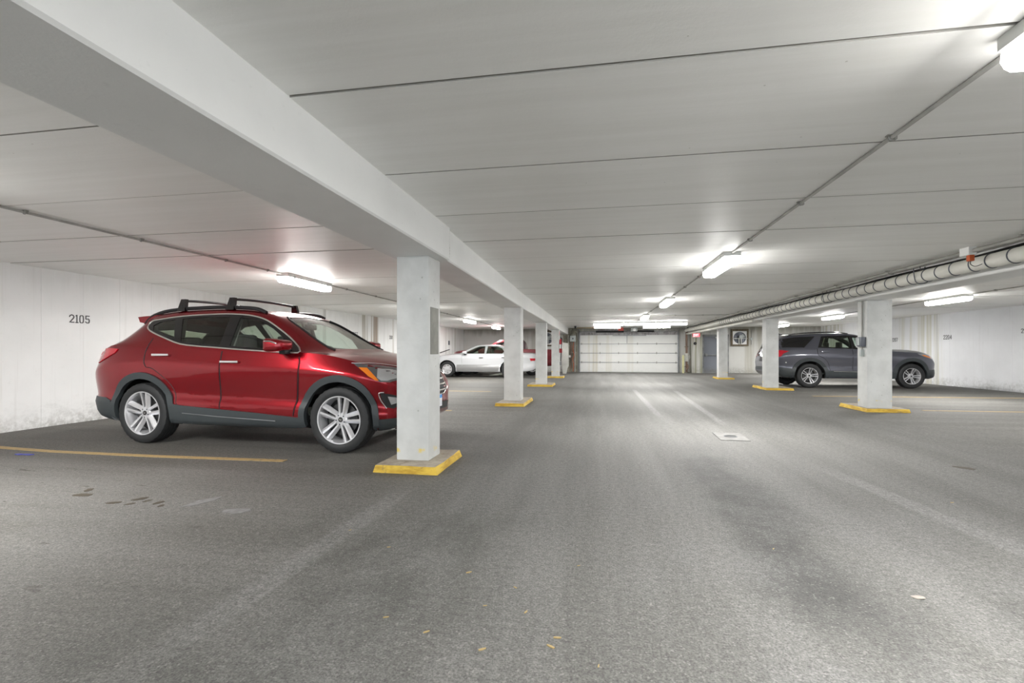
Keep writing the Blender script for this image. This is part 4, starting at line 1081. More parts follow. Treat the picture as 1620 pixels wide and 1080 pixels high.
def cut(o, bm, mats, mi=1):
    for f in bm.faces: f.material_index = mi
    outward(bm)
    me_ = bpy.data.meshes.new('cutter'); bm.to_mesh(me_); bm.free()
    for m_ in mats: me_.materials.append(m_)
    c = bpy.data.objects.new('cutter', me_); COL.objects.link(c)
    md = o.modifiers.new('b', 'BOOLEAN'); md.operation = 'DIFFERENCE'; md.solver = 'EXACT'; md.object = c
    dg = bpy.context.evaluated_depsgraph_get()
    me = bpy.data.meshes.new_from_object(o.evaluated_get(dg))
    o.modifiers.clear(); old = o.data; o.data = me
    bpy.data.meshes.remove(old); cm = c.data; bpy.data.objects.remove(c); bpy.data.meshes.remove(cm)

class Car:
    def __init__(s, root, paint):
        s.root = root; s.paint = paint; s.fx = lambda x: x
    def shell(s, curves, xs, wells, well_r, cabin, side_openings, screens, extra=(), well_depth=0.42):
        bm = body_loft(curves, xs)
        s.bvh = BVHTree.FromBMesh(bm)
        mats = [s.paint, M['interior']]
        o = mesh_obj('body', bm, mats)
        if cabin:
            cut(o, body_loft(curves, np.linspace(cabin[0], cabin[1], 26), inset=0.055), mats)
        Wm = max(curves['W'][1])
        b = nb()
        for x, z in wells:
            for sd in (-1, 1): cyl(b, (x, sd * (Wm + 0.2), z), (x, sd * (Wm - well_depth), z), well_r, 40)
        cut(o, b, mats)
        b = nb()
        for poly in side_openings: prism(b, [(x, -1.3, z) for x, z in poly], (0, 2.6, 0))
        for xa, xb, poly in screens: prism(b, [(xa, y, z) for y, z in poly], (xb - xa, 0, 0))
        if b.verts: cut(o, b, mats, 1)
        else: b.free()
        for e in extra: cut(o, e, mats)
        for p in o.data.polygons: p.use_smooth = True
        o.data.set_sharp_from_angle(angle=R(32))
        o.parent = s.root; s.body = o
        return o
    def proj(s, a, b, axis, side):
        if axis == 'y':
            a = s.fx(a); o, d = Vector((a, side * 4, b)), Vector((0, -side, 0))
        elif axis == 'x': o, d = Vector((side * 9, a, b)), Vector((-side, 0, 0))
        else: o, d = Vector((a, b, 6)), Vector((0, 0, -1))
        h = s.bvh.ray_cast(o, d)
        if h[0] is None:
            if axis == 'y': q = Vector((a, side * 0.9, b))
            elif axis == 'x': q = Vector((side * 4, a, b))
            else: q = Vector((a, b, 2))
            h = s.bvh.find_nearest(q)
        n = h[1]
        if n.dot(d) > 0: n = -n
        return h[0], n
    def panel(s, name, loops, mat, axis='y', side=-1, off=0.004, th=0.006, grid=0.07, parent=None, sharp=40, smooth=0):
        if not isinstance(loops[0][0], (list, tuple, Vector)): loops = [loops]
        if smooth: loops = [[(p.x, p.y) for p in catmull([(u, v, 0) for u, v in lp], smooth)] for lp in loops]
        vl = [[Vector((p[0], p[1], 0)) for p in lp] for lp in loops]
        tri = tessellate_polygon(vl); fl = [v for lp in vl for v in lp]
        bm = nb(); bv = [bm.verts.new(v) for v in fl]
        for t in tri:
            try: bm.faces.new([bv[i] for i in t])
            except ValueError: pass
        for ax in (0, 1):
            lo = min(v[ax] for v in fl); hi = max(v[ax] for v in fl); n = int((hi - lo) / grid) + 1
            for k in range(1, n):
                c = [0, 0, 0]; c[ax] = lo + (hi - lo) * k / n; nn = [0, 0, 0]; nn[ax] = 1
                bmesh.ops.bisect_plane(bm, geom=bm.verts[:] + bm.edges[:] + bm.faces[:], plane_co=c, plane_no=nn, dist=1e-5)
        bmesh.ops.remove_doubles(bm, verts=bm.verts[:], dist=1e-5)
        top, bot = {}, {}
        b2 = nb()
        for v in bm.verts:
            l, n = s.proj(v.co.x, v.co.y, axis, side)
            top[v.index if v.index >= 0 else id(v)] = None
            top[v] = b2.verts.new(l + n * off); bot[v] = b2.verts.new(l + n * (off - th))
        for f in bm.faces:
            b2.faces.new([top[v] for v in f.verts]); b2.faces.new([bot[v] for v in reversed(f.verts)])
        for e in bm.edges:
            if len(e.link_faces) == 1:
                a, c = e.verts; b2.faces.new((top[a], top[c], bot[c], bot[a]))
        bm.free()
        o = obj(name, b2, mat, parent or s.root, sharp=sharp)
        return o
    def line(s, name, pts, mat, r=0.006, axis='y', side=-1, off=0.003, closed=False, sm=4, parent=None):
        if sm: pts = [(p.x, p.y) for p in catmull([(u, v, 0) for u, v in pts], sm, closed)]
        P = []
        for u, v in pts:
            l, n = s.proj(u, v, axis, side); P.append(l + n * off)
        b = nb(); tube(b, P, r, 6, closed=closed); return obj(name, b, mat, parent or s.root, sharp=70)
    def both(s, fn, *a, **k):
        return [fn(*a, side=sd, **k) for sd in (-1, 1)]

def tyre_mesh(Rt, wd, Rr, mud=0.006):
    b = nb(); h = wd / 2
    prof = [(Rr - 0.012, -h * 0.80), (Rr + 0.004, -h * 0.92), (Rr + 0.03, -h * 1.0), (Rt - 0.060, -h * 1.03), (Rt - 0.030, -h * 0.98), (Rt - 0.010, -h * 0.90), (Rt, -h * 0.72), (Rt, -h * 0.42), (Rt - 0.008, -h * 0.36), (Rt - 0.008, -h * 0.30), (Rt, -h * 0.26), (Rt, -h * 0.05), (Rt - 0.008, 0)]
    prof = prof + [(r, -y) for r, y in prof[-2::-1]]
    def fn(j, k, r):
        jj = min(j, len(prof) - 1 - j)
        if jj in (5, 6): return r - (mud if (k % 3) == 0 else 0)
        if jj == 4: return r - (mud * 0.5 if (k % 3) == 0 else 0)
        return r
    lathe_y(b, prof, 96, 0, fn)
    for m_ in (): pass
    bmesh.ops.recalc_face_normals(b, faces=b.faces[:])
    me = bpy.data.meshes.new('wheel'); b.to_mesh(me); b.free(); me.materials.append(M['tyre'])
    for p in me.polygons: p.use_smooth = True
    me.set_sharp_from_angle(angle=R(38)); return me

def rim_parts(Rr, wd, style):
    """outer face towards -y"""
    h = wd / 2; parts = []
    b = nb()
    lathe_y(b, [(Rr - 0.014, -h * 0.72), (Rr - 0.006, -h * 0.95), (Rr + 0.006, -h * 0.96), (Rr + 0.008, -h * 0.88), (Rr - 0.004, -h * 0.6), (Rr - 0.022, -h * 0.3), (Rr - 0.024, h * 0.8)], 64)
    if style in ('twin', 'twin_slim'):
        ns = 5; ww, sp0, sp1 = (0.020, 0.017, 0.037) if style == 'twin' else (0.017, 0.016, 0.036)
        for k in range(ns):
            a = PI / 2 + 2 * PI * k / ns; ca, sa = math.cos(a), math.sin(a)
            for sd in (-1, 1):
                def pt(r, t, y): return (r * ca - t * sa, y, r * sa + t * ca)
                stn = []
                for (r, off, wid, yy, dp) in ((0.040, sp0 * 0.9, ww * 0.7, -h * 0.66, 0.03), (0.085, sp0 + 0.004, ww * 0.85, -h * 0.64, 0.035), (Rr * 0.65, (sp0 + sp1) * 0.52, ww * 1.0, -h * 0.74, 0.035), (Rr - 0.010, sp1, ww * 1.05, -h * 0.86, 0.03)):
                    i0, i1 = sd * (off - wid * 0.5), sd * (off + wid * 0.62)
                    fl = sd * (off + wid * (2.0 if style == 'twin' else 1.2))
                    stn.append([b.verts.new(pt(r, i0, yy + dp)), b.verts.new(pt(r, i0, yy)), b.verts.new(pt(r, i1, yy)), b.verts.new(pt(r, fl, yy + dp * 0.75)), b.verts.new(pt(r, fl, yy + dp))])
                for A, B in zip(stn, stn[1:]):
                    for i in range(5): b.faces.new((A[i], A[(i + 1) % 5], B[(i + 1) % 5], B[i]))
                b.faces.new(stn[0]); b.faces.new(stn[-1][::-1])
        lathe_y(b, [(0.001, -h * 0.62), (0.045, -h * 0.62), (0.066, -h * 0.60), (0.078, -h * 0.50), (0.080, -h * 0.1)], 30)
        parts.append(('rim', b, M['alloy'], 30))
        b = nb(); lathe_y(b, [(0.001, -h * 0.67), (0.026, -h * 0.67), (0.030, -h * 0.60)], 20); parts.append(('centre_cap', b, M['gloss_black'], 40))
        if style == 'twin':
            b = nb(); y = -h * 0.675
            for (x0, z0, x1, z1) in ((-.012, -.011, -.006, .012), (.006, -.012, .012, .011), (-.008, -.004, .008, .004)):
                prism(b, [(x0 - .003, y, z0), (x0 + .003, y, z0), (x1 + .003, y, z1), (x1 - .003, y, z1)], (0, 0.003, 0))
            parts.append(('emblem', b, M['chrome'], None))
        b = nb()
        for k in range(5):
            a = -PI / 2 + 2 * PI * k / 5; cyl(b, (0.053 * math.cos(a), -h * 0.66, 0.053 * math.sin(a)), (0.053 * math.cos(a), -h * 0.55, 0.053 * math.sin(a)), 0.0085, 8)
        parts.append(('lug', b, M['boxdark'], 30))
    else:
        lathe_y(b, [(0.001, -h * 0.92), (0.05, -h * 0.92), (0.075, -h * 0.86), (Rr * 0.62, -h * 0.88), (Rr * 0.9, -h * 0.86), (Rr - 0.008, -h * 0.93)], 48)
        parts.append(('hub_cap', b, M['alloy'] if style == 'steel' else M['boxgrey'], 40))
        b = nb()
        for k in range(7):
            a = 2 * PI * k / 7 + 0.3; c, q = Rr * 0.76 * math.cos(a), Rr * 0.76 * math.sin(a)
            pts = []
            for t in range(10):
                u, v = 0.026 * math.cos(2 * PI * t / 10), 0.017 * math.sin(2 * PI * t / 10)
                pts.append((c + u * -math.sin(a) + v * math.cos(a), -h * 0.885, q + u * math.cos(a) + v * math.sin(a)))
            prism(b, pts, (0, 0.01, 0))
        parts.append(('vent_slot', b, M['black'], None))
    b = nb(); lathe_y(b, [(0.05, -h * 0.15), (Rr * 0.70, -h * 0.15), (Rr * 0.70, -h * 0.02), (0.05, -h * 0.02)], 40, closed=True); parts.append(('brake_disc', b, M['disc'], 40))
    b = nb(); lathe_y(b, [(0.001, h * 0.35), (Rr - 0.022, h * 0.35), (Rr - 0.022, h * 0.45), (0.001, h * 0.45)], 32); parts.append(('barrel', b, M['alloydark'], 40))
    return parts

def add_wheels(car, pos, Rt, wd, Rr, style, rot=0.0):
    tm = tyre_mesh(Rt, wd, Rr); made = None
    for i, (x, y) in enumerate(pos):
        o = bpy.data.objects.new('wheel', tm); COL.objects.link(o); o.parent = car.root
        o.location = (x, y, Rt); o.rotation_euler = (0, rot + i * 0.13, 0 if y < 0 else PI)
        if made is None:
            made = [obj(nm, b, mt, o, sharp=sh) for nm, b, mt, sh in rim_parts(Rr, wd, style)]
            for q in made:
                if q.name.split('.')[0] in ('lug', 'vent_slot', 'emblem'): q['kind'] = 'stuff'
        else:
            for m_ in made:
                c = m_.copy(); COL.objects.link(c); c.parent = o

def ringpoly(cx, cz, r0, r1, a0, a1, n=22, sq=1.0):
    A = [a0 + (a1 - a0) * k / n for k in range(n + 1)]
    return [(cx + r1 * math.cos(a), cz + r1 * math.sin(a) * sq) for a in A] + [(cx + r0 * math.cos(a), cz + r0 * math.sin(a) * sq) for a in reversed(A)]

def seat(car, x, y, w, mat, hr=True, z=0.45, top=1.12, hz=1.30):
    b = nb(); boxb(b, x - 0.05, x + 0.48, y - w / 2, y + w / 2, z - 0.1, z + 0.16, 0.06)
    o = obj('seat', b, mat, car.root, sharp=50)
    b = nb(); b2 = nb(); boxb(b2, -0.09, 0.06, -w / 2, w / 2, 0, top - z, 0.055); merge(b, b2, Matrix.Translation((x, y, z)) @ Matrix.Rotation(R(-12), 4, 'Y'))
    obj('backrest', b, mat, o, sharp=50)
    if hr:
        k = math.tan(R(12))
        for yy in ((y,) if w < 0.7 else (y - 0.36, y + 0.36)):
            b = nb(); boxb(b, x - k * (hz - z) - 0.075, x - k * (hz - z) + 0.03, yy - 0.13, yy + 0.13, top + 0.025, hz + 0.05, 0.04); obj('headrest', b, mat, o, sharp=50)
    return o

def mirror(car, x, y, z, side, paint, strip=True, sc_=1.0):
    b = nb(); boxb(b, x - 0.10 * sc_, x + 0.13 * sc_, min(side * y, side * (y + 0.22 * sc_)), max(side * y, side * (y + 0.22 * sc_)), z - 0.072 * sc_, z + 0.078 * sc_, 0.055 * sc_, 0, 4)
    for v in b.verts:
        t = (v.co.x - x) / (0.13 * sc_)
        if t > 0: v.co.z = z + (v.co.z - z) * (1 - 0.35 * t); v.co.y = side * (abs(v.co.y) - 0.03 * t)
    o = obj('side_mirror', b, paint, car.root, sharp=60)
    if strip:
        b = nb(); yo = side * (y + 0.222 * sc_)
        tube(b, catmull([(x - 0.06, yo, z + 0.045), (x + 0.02, yo + side * 0.002, z + 0.040), (x + 0.09, yo - side * 0.012, z + 0.018)], 4, False), 0.010, 6); obj('signal_strip', b, M['chrome'], o, sharp=60)
    b = nb(); boxb(b, x - 0.02, x + 0.06, min(side * (y - 0.10), side * (y + 0.04)), max(side * (y - 0.10), side * (y + 0.04)), z - 0.10, z - 0.04, 0.015); obj('mirror_arm', b, M['black'], o)
    return o

def handle(car, x, z, side, L, mat, parent):
    l, n = car.proj(x, z, 'y', side); b = nb()
    boxb(b, x - L / 2, x + L / 2, l.y + side * 0.026 - 0.008, l.y + side * 0.026 + 0.008, z - 0.014, z + 0.014, 0.007)
    for q in (-1, 1): boxb(b, x + q * (L / 2 - 0.02) - 0.012, x + q * (L / 2 - 0.02) + 0.012, min(l.y - side * 0.01, l.y + side * 0.026), max(l.y - side * 0.01, l.y + side * 0.026), z - 0.010, z + 0.010, 0.004, 0, 1)
    return obj('door_handle', b, mat, parent, sharp=50)

def wheel_torus(car, x, y, z):
    b = nb(); rr = 0.18; pts = [(-0.35 * rr * math.sin(a) * 1.0, rr * math.cos(a), rr * 0.93 * math.sin(a)) for a in [2 * PI * k / 28 for k in range(28)]]
    tube(b, pts, 0.016, 8, closed=True)
    for a in (PI, 0, -PI / 2): tube(b, [(0.03, 0, 0), (-0.35 * rr * math.sin(a), rr * math.cos(a), rr * 0.93 * math.sin(a))], 0.014, 6)
    cyl(b, (0.0, 0, 0), (0.06, 0, -0.03), 0.055, 12); o = obj('steering_wheel', b, M['interior'], car.root, sharp=60); o.location = (x, y, z)

# ---- red SUV
def red_suv():
    Sx = 0.95; a = R(-2.5)
    px, py = -5.27, 4.86
    root = tag(empty('sport_utility_vehicle', (px - math.sin(a) * 0.915 * Sx, py + math.cos(a) * 0.915 * Sx, 0.0), a, Sx), 'dark red sport utility vehicle with roof bars, parked nose-out beside the nearest column', 'car')
    c = Car(root, M['paint_red'])
    fx = lambda x: -.3 + (x + .3) * .87 if x < -.3 else (3.0 + (x - 3.0) * .83 if x > 3.0 else x)
    c.fx = fx
    cv = {
        'W': ([-1.05, -1.03, -1.0, -.93, -.8, -.6, -.3, .3, 2.4, 2.8, 3.05, 3.2, 3.35, 3.45, 3.53, 3.58, 3.60], [.50, .64, .73, .82, .885, .922, .938, .94, .94, .935, .915, .88, .81, .73, .61, .49, .40]),
        'zb': ([-1.05, -.95, -.75, -.5, 0, 2.4, 3.0, 3.35, 3.5, 3.6], [.46, .36, .29, .26, .25, .25, .25, .27, .32, .40]),
        'zs': ([-1.05, -.98, -.8, -.5, .2, 1.2, 2.2, 2.8, 3.2, 3.45, 3.6], [.64, .80, .93, .99, 1.02, .985, .95, .90, .83, .74, .63]),
        'yl': ([-1.05, -1.03, -1.0, -.93, -.8, -.6, -.3, .3, 1.5, 2.2, 2.5, 2.8, 3.05, 3.2, 3.35, 3.45, 3.53, 3.6], [.45, .58, .66, .74, .80, .84, .865, .885, .895, .89, .875, .86, .82, .775, .70, .62, .52, .34]),
        'zl': ([-1.05, -1.0, -.9, -.75, -.5, -.2, .3, 1.2, 2.2, 2.5, 2.8, 3.1, 3.3, 3.45, 3.6], [.68, .90, 1.06, 1.16, 1.22, 1.22, 1.20, 1.165, 1.125, 1.10, 1.04, .965, .90, .81, .66]),
        'yr': ([-1.05, -1.0, -.9, -.75, -.5, -.2, .4, 1.2, 1.6, 2.0, 2.3, 2.5, 2.8, 3.1, 3.3, 3.45, 3.6], [.38, .58, .64, .66, .655, .655, .66, .655, .66, .70, .75, .76, .74, .69, .60, .50, .28]),
        'zr': ([-1.05, -1.0, -.9, -.75, -.6, -.45, -.3, -.1, .4, .9, 1.3, 1.55, 1.8, 2.05, 2.25, 2.4, 2.55, 2.8, 3.1, 3.3, 3.45, 3.6], [.70, .91, 1.06, 1.17, 1.27, 1.37, 1.46, 1.57, 1.62, 1.63, 1.61, 1.565, 1.46, 1.315, 1.19, 1.125, 1.105, 1.06, .985, .92, .835, .68]),
        'zt': ([-1.05, -1.0, -.9, -.75, -.6, -.45, -.3, -.1, .4, .9, 1.3, 1.55, 1.75, 1.95, 2.15, 2.35, 2.52, 2.6, 2.8, 3.1, 3.3, 3.45, 3.55, 3.6], [.73, .95, 1.10, 1.22, 1.33, 1.43, 1.52, 1.635, 1.68, 1.685, 1.665, 1.63, 1.565, 1.465, 1.355, 1.245, 1.15, 1.125, 1.10, 1.04, .985, .90, .80, .71])}
    xs = np.unique(np.concatenate([np.linspace(-1.05, -.9, 9), np.linspace(-.9, 2.7, 50), np.linspace(2.7, 3.4, 16), np.linspace(3.4, 3.6, 12)]))
    cv = {k: ([fx(x) for x in v[0]], v[1]) for k, v in cv.items()}; xs = np.array([fx(x) for x in xs])
    front_win = [(1.24, 1.20), (1.235, 1.545), (1.42, 1.53), (1.57, 1.485), (1.73, 1.405), (1.90, 1.295), (1.945, 1.155)]
    rear_win = [(.52, 1.255), (.40, 1.545), (.75, 1.56), (1.10, 1.555), (1.10, 1.21), (.82, 1.225)]
    quarter = [(.02, 1.40), (-.02, 1.46), (.06, 1.505), (.29, 1.535), (.40, 1.30), (.27, 1.335)]
    ws = [(-.62, 1.165), (.62, 1.165), (.585, 1.32), (.54, 1.47), (.46, 1.555), (0, 1.585), (-.46, 1.555), (-.54, 1.47), (-.585, 1.32)]
    rg = [(-.55, 1.16), (.55, 1.16), (.50, 1.40), (.0, 1.44), (-.50, 1.40)]
    c.shell(cv, xs, [(0, .375), (2.70, .375)], .435, (-.62, 2.36), [front_win, rear_win, quarter], [(1.35, 3.2, ws), (-.30, -1.4, rg)])
    outline = [(p.x, p.y) for p in catmull([(-.105, 1.46, 0), (-.075, 1.52, 0), (.05, 1.54, 0), (.41, 1.578, 0), (.91, 1.595, 0), (1.2, 1.588, 0), (1.4, 1.566, 0), (1.57, 1.522, 0), (1.74, 1.438, 0), (1.97, 1.30, 0), (2.19, 1.135, 0), (2.05, 1.125, 0), (1.85, 1.132, 0), (1.4, 1.157, 0), (1.06, 1.18, 0), (.82, 1.195, 0), (.53, 1.225, 0), (.26, 1.30, 0), (-.03, 1.395, 0)], 3)]
    for sd in (-1, 1):
        c.panel('window_surround', [outline, front_win[::-1], rear_win[::-1], quarter[::-1]], M['gloss_black'], side=sd, off=0.002, th=0.012)
        c.line('window_trim', outline, M['satin'], 0.0095, side=sd, off=0.004, closed=True, sm=0)['label'] = 'satin chrome trim around the side windows'
        c.panel('side_window', front_win, M['glass_clear'], side=sd, off=-0.004, th=0.004, grid=0.12)
        c.panel('side_window', rear_win, M['glass_dark'], side=sd, off=-0.004, th=0.004, grid=0.12)['label'] = 'dark tinted rear door window'
        c.panel('quarter_window', quarter, M['glass_dark'], side=sd, off=-0.004, th=0.004, grid=0.12)
        fd = [(1.155, .475), (1.175, 1.135), (1.6, 1.105), (2.19, 1.065), (2.205, .95), (2.17, .62), (2.125, .405), (1.6, .445)]
        rd = [(.525, .51), (.505, .60), (.44, .72), (.34, .82), (.20, .91), (.10, .945), (.07, 1.02), (.06, 1.12), (.10, 1.30), (.26, 1.255), (.53, 1.185), (.82, 1.155), (1.155, 1.135), (1.135, .475)]
        f = c.panel('front_door', fd, M['paint_red'], side=sd, off=0.005, th=0.012, grid=0.028)
        r = c.panel('rear_door', rd, M['paint_red'], side=sd, off=0.005, th=0.012, grid=0.028)
        c.line('door_seam', [(1.145, .46), (1.155, .8), (1.163, 1.14)], M['black'], 0.006, side=sd, off=0.002)
        c.line('door_seam', [(2.13, .40), (2.18, .62), (2.215, .95), (2.20, 1.075)], M['black'], 0.006, side=sd, off=0.002)
        c.line('door_seam', [(.53, .50), (.45, .725), (.20, .92), (.085, .955), (.05, 1.12), (.09, 1.30)], M['black'], 0.006, side=sd, off=0.002)
        handle(c, 1.30, 1.015, sd, .25, M['chrome'], f); handle(c, .305, 1.095, sd, .25, M['chrome'], r)
        c.panel('wheel_arch_trim', ringpoly(0, .375, .425, .505, R(-14), R(196)), M['cladding'], side=sd, off=0.014, th=0.05, grid=0.09)
        c.panel('wheel_arch_trim', ringpoly(2.70, .375, .425, .500, R(-16), R(192)), M['cladding'], side=sd, off=0.014, th=0.05, grid=0.09)
        c.panel('sill_trim', [(.47, .50), (.62, .485), (1.14, .455), (1.6, .43), (2.24, .385), (2.22, .27), (1.5, .255), (.46, .275)], M['cladding'], side=sd, off=0.014, th=0.03, grid=0.06)
        c.line('sill_strip', [(.62, .395), (1.2, .365), (1.9, .34)], M['steel'], 0.007, side=sd, off=0.012)
        # rear bumper lower and front bumper lower cladding
        c.panel('bumper_trim', [(-.50, .52), (-.62, .555), (-.80, .56), (-.98, .56), (-.98, .45), (-.86, .34), (-.60, .29), (-.46, .27)], M['cladding'], side=sd, off=0.010, th=0.03, grid=0.06)
        c.panel('bumper_trim', [(3.18, .385), (3.36, .395), (3.50, .40), (3.50, .34), (3.3, .275), (3.12, .255)], M['cladding'], side=sd, off=0.010, th=0.03, grid=0.06)
        c.panel('tail_lamp', [(-.42, 1.165), (-.60, 1.175), (-.86, 1.165), (-.90, 1.08), (-.80, .985), (-.66, 1.03), (-.46, 1.115)], M['lamp_red'], side=sd, off=0.010, th=0.02, grid=0.06)
        c.panel('headlamp', [(2.86, 1.00), (3.05, .985), (3.25, .95), (3.42, .90), (3.44, .83), (3.33, .795), (3.22, .80), (3.12, .845), (2.98, .92)], M['lamp_bezel'], side=sd, off=0.006, th=0.02, grid=0.05)
        c.panel('headlamp_lens', [(3.14, .945), (3.26, .925), (3.36, .895), (3.385, .835), (3.30, .81), (3.23, .815), (3.18, .845)], M['lamp_clear'], side=sd, off=0.012, th=0.01, grid=0.05)
        c.panel('amber_marker', [(2.93, .955), (3.02, .950), (3.10, .895), (3.21, .815), (3.16, .822), (3.06, .870), (2.97, .925)], M['lamp_amber'], side=sd, off=0.013, th=0.01, grid=0.05)
        c.line('headlamp_strip', [(2.84, 1.005), (3.05, .995), (3.25, .962), (3.42, .915)], M['chrome'], 0.007, side=sd, off=0.006)
        c.panel('fog_lamp_recess', [(3.21, .68), (3.32, .665), (3.42, .64), (3.44, .56), (3.36, .50), (3.28, .515), (3.23, .60)], M['black'], side=sd, off=0.004, th=0.02, grid=0.05)
        c.line('fog_lamp_trim', [(3.26, .685), (3.20, .675), (3.215, .60), (3.28, .505)], M['chrome'], 0.008, side=sd, off=0.008)
        c.panel('fog_lamp', [(3.30, .64), (3.40, .625), (3.41, .57), (3.33, .545)], M['lamp_clear'], side=sd, off=0.010, th=0.01, grid=0.05)
        mirror(c, 2.02, .955, 1.205, sd, M['paint_red'])
        # roof rail
        b = nb(); P = []
        for x in (-.30, -.2, 0, .3, .6, .9, 1.2, 1.4, 1.52):
            l, n = c.proj(x, sd * .60, 'z', 1); P.append((l.x, l.y, l.z + (0.028 if -.25 < x < 1.45 else 0.004)))
        tube(b, catmull(P, 3, False), 0.024, 8); obj('roof_rail', b, M['black'], c.root, sharp=60)
    for x in (.30, 1.03):
        zt = float(pchip(*cv['zt'], np.array([x]))[0]); b = nb()
        tube(b, catmull([(x, -.62, zt + .02), (x, -.60, zt + .075), (x, -.54, zt + .105), (x, -.3, zt + .118), (x, 0, zt + .122), (x, .3, zt + .118), (x, .54, zt + .105), (x, .60, zt + .075), (x, .62, zt + .02)], 4, False), 0.016, 8)
        bar = obj('cross_bar', b, M['black'], c.root, sharp=60); bar.name = 'cross_bar'
        for sd in (-1, 1):
            b = nb(); prism(b, [(x - .065, sd * .60, zt - .03), (x + .055, sd * .60, zt - .03), (x + .035, sd * .565, zt + .125), (x - .035, sd * .565, zt + .125)], (0, sd * .045, 0)); obj('bar_foot', b, M['gloss_black'], bar, sharp=30, bevel=0.008)
    # spoiler
    b = nb(); sec = []
    for y in (-.62, -.5, -.25, 0, .25, .5, .62):
        k = 1 - (y / .62) ** 2
        sec.append([b.verts.new(p) for p in ((-.02, y, 1.605 + .045 * k), (-.32, y, 1.590 + .045 * k), (-.405 - .05 * k, y, 1.582 + .045 * k), (-.375 - .05 * k, y, 1.515 + .045 * k), (-.15, y, 1.47 + .045 * k))])
    for A, B in zip(sec, sec[1:]):
        for i in range(5): b.faces.new((A[i], A[(i + 1) % 5], B[(i + 1) % 5], B[i]))
    b.faces.new(sec[0]); b.faces.new(sec[-1][::-1]); obj('spoiler', b, M['paint_red'], c.root, sharp=40, bevel=0.006)
    c.panel('windscreen', [(y * 1.03, z + (0.01 if z > 1.3 else -0.012)) for y, z in ws], M['glass_clear'], axis='x', side=1, off=-0.006, th=0.004, grid=0.10)
    c.line('windscreen_edge', [(.60, 1.15), (.60, 1.2), (.565, 1.36), (.52, 1.50), (.45, 1.56)], M['black'], 0.012, axis='x', side=1, off=0.001)
    c.line('windscreen_edge', [(-.60, 1.15), (-.60, 1.2), (-.565, 1.36), (-.52, 1.50), (-.45, 1.56)], M['black'], 0.012, axis='x', side=1, off=0.001)
    c.panel('rear_window', rg, M['glass_dark'], axis='x', side=-1, off=-0.004, th=0.004, grid=0.12)
    # front: grille, plate, lower intake
    c.panel('grille', [(-.40, .86), (.40, .86), (.34, .66), (.24, .60), (-.24, .60), (-.34, .66)], M['black'], axis='x', side=1, off=0.004, th=0.02, grid=0.06)
    for z in (.645, .715, .785): c.line('grille_bar', [(-.33, z), (-.15, z - .004), (.15, z - .004), (.33, z)], M['chrome'], 0.016, axis='x', side=1, off=0.012)
    c.line('grille_frame', [(-.41, .868), (.41, .868), (.35, .655), (.24, .59), (-.24, .59), (-.35, .655)], M['chrome'], 0.010, axis='x', side=1, off=0.008, closed=True, sm=0)
    c.panel('intake', [(-.42, .485), (.42, .485), (.40, .40), (-.40, .40)], M['black'], axis='x', side=1, off=0.006, th=0.02, grid=0.06)
    b = nb(); boxb(b, 3.503, 3.516, -.155, .155, .435, .585, .004); lp = obj('licence_plate', b, M['plate_white'], c.root)
    b = nb(); boxb(b, 3.5155, 3.5175, -.15, .15, .54, .582, .0005, 0, 1); obj('blue_header', b, M['plate_blue'], lp)
    # interior
    seat(c, 1.25, -.37, .50, M['seatgrey']); seat(c, 1.25, .37, .50, M['seatgrey']); seat(c, .35, 0, 1.25, M['seatgrey'], z=.5, top=1.10, hz=1.27)
    b = nb(); boxb(b, 1.92, 2.38, -.76, .76, .72, 1.09, .06); obj('dashboard', b, M['interior'], c.root, sharp=50)
    wheel_torus(c, 1.80, .37, 1.03)
    b = nb(); boxb(b, 1.70, 1.73, -.12, .12, 1.42, 1.49, .02); obj('rear_view_mirror', b, M['interior'], c.root)
    for sd in (-1, 1):
        b = nb(); prism(b, [(1.16, sd * .83, 1.18), (1.22, sd * .83, 1.18), (1.215, sd * .665, 1.56), (1.15, sd * .665, 1.56)], (0, -sd * .05, 0)); obj('pillar_trim', b, M['seatlight'], c.root, sharp=None)
    add_wheels(c, [(0, -.80), (2.70, -.80), (0, .80), (2.70, .80)], .372, .235, .262, 'twin', 0.02)
    return root
red_suv()
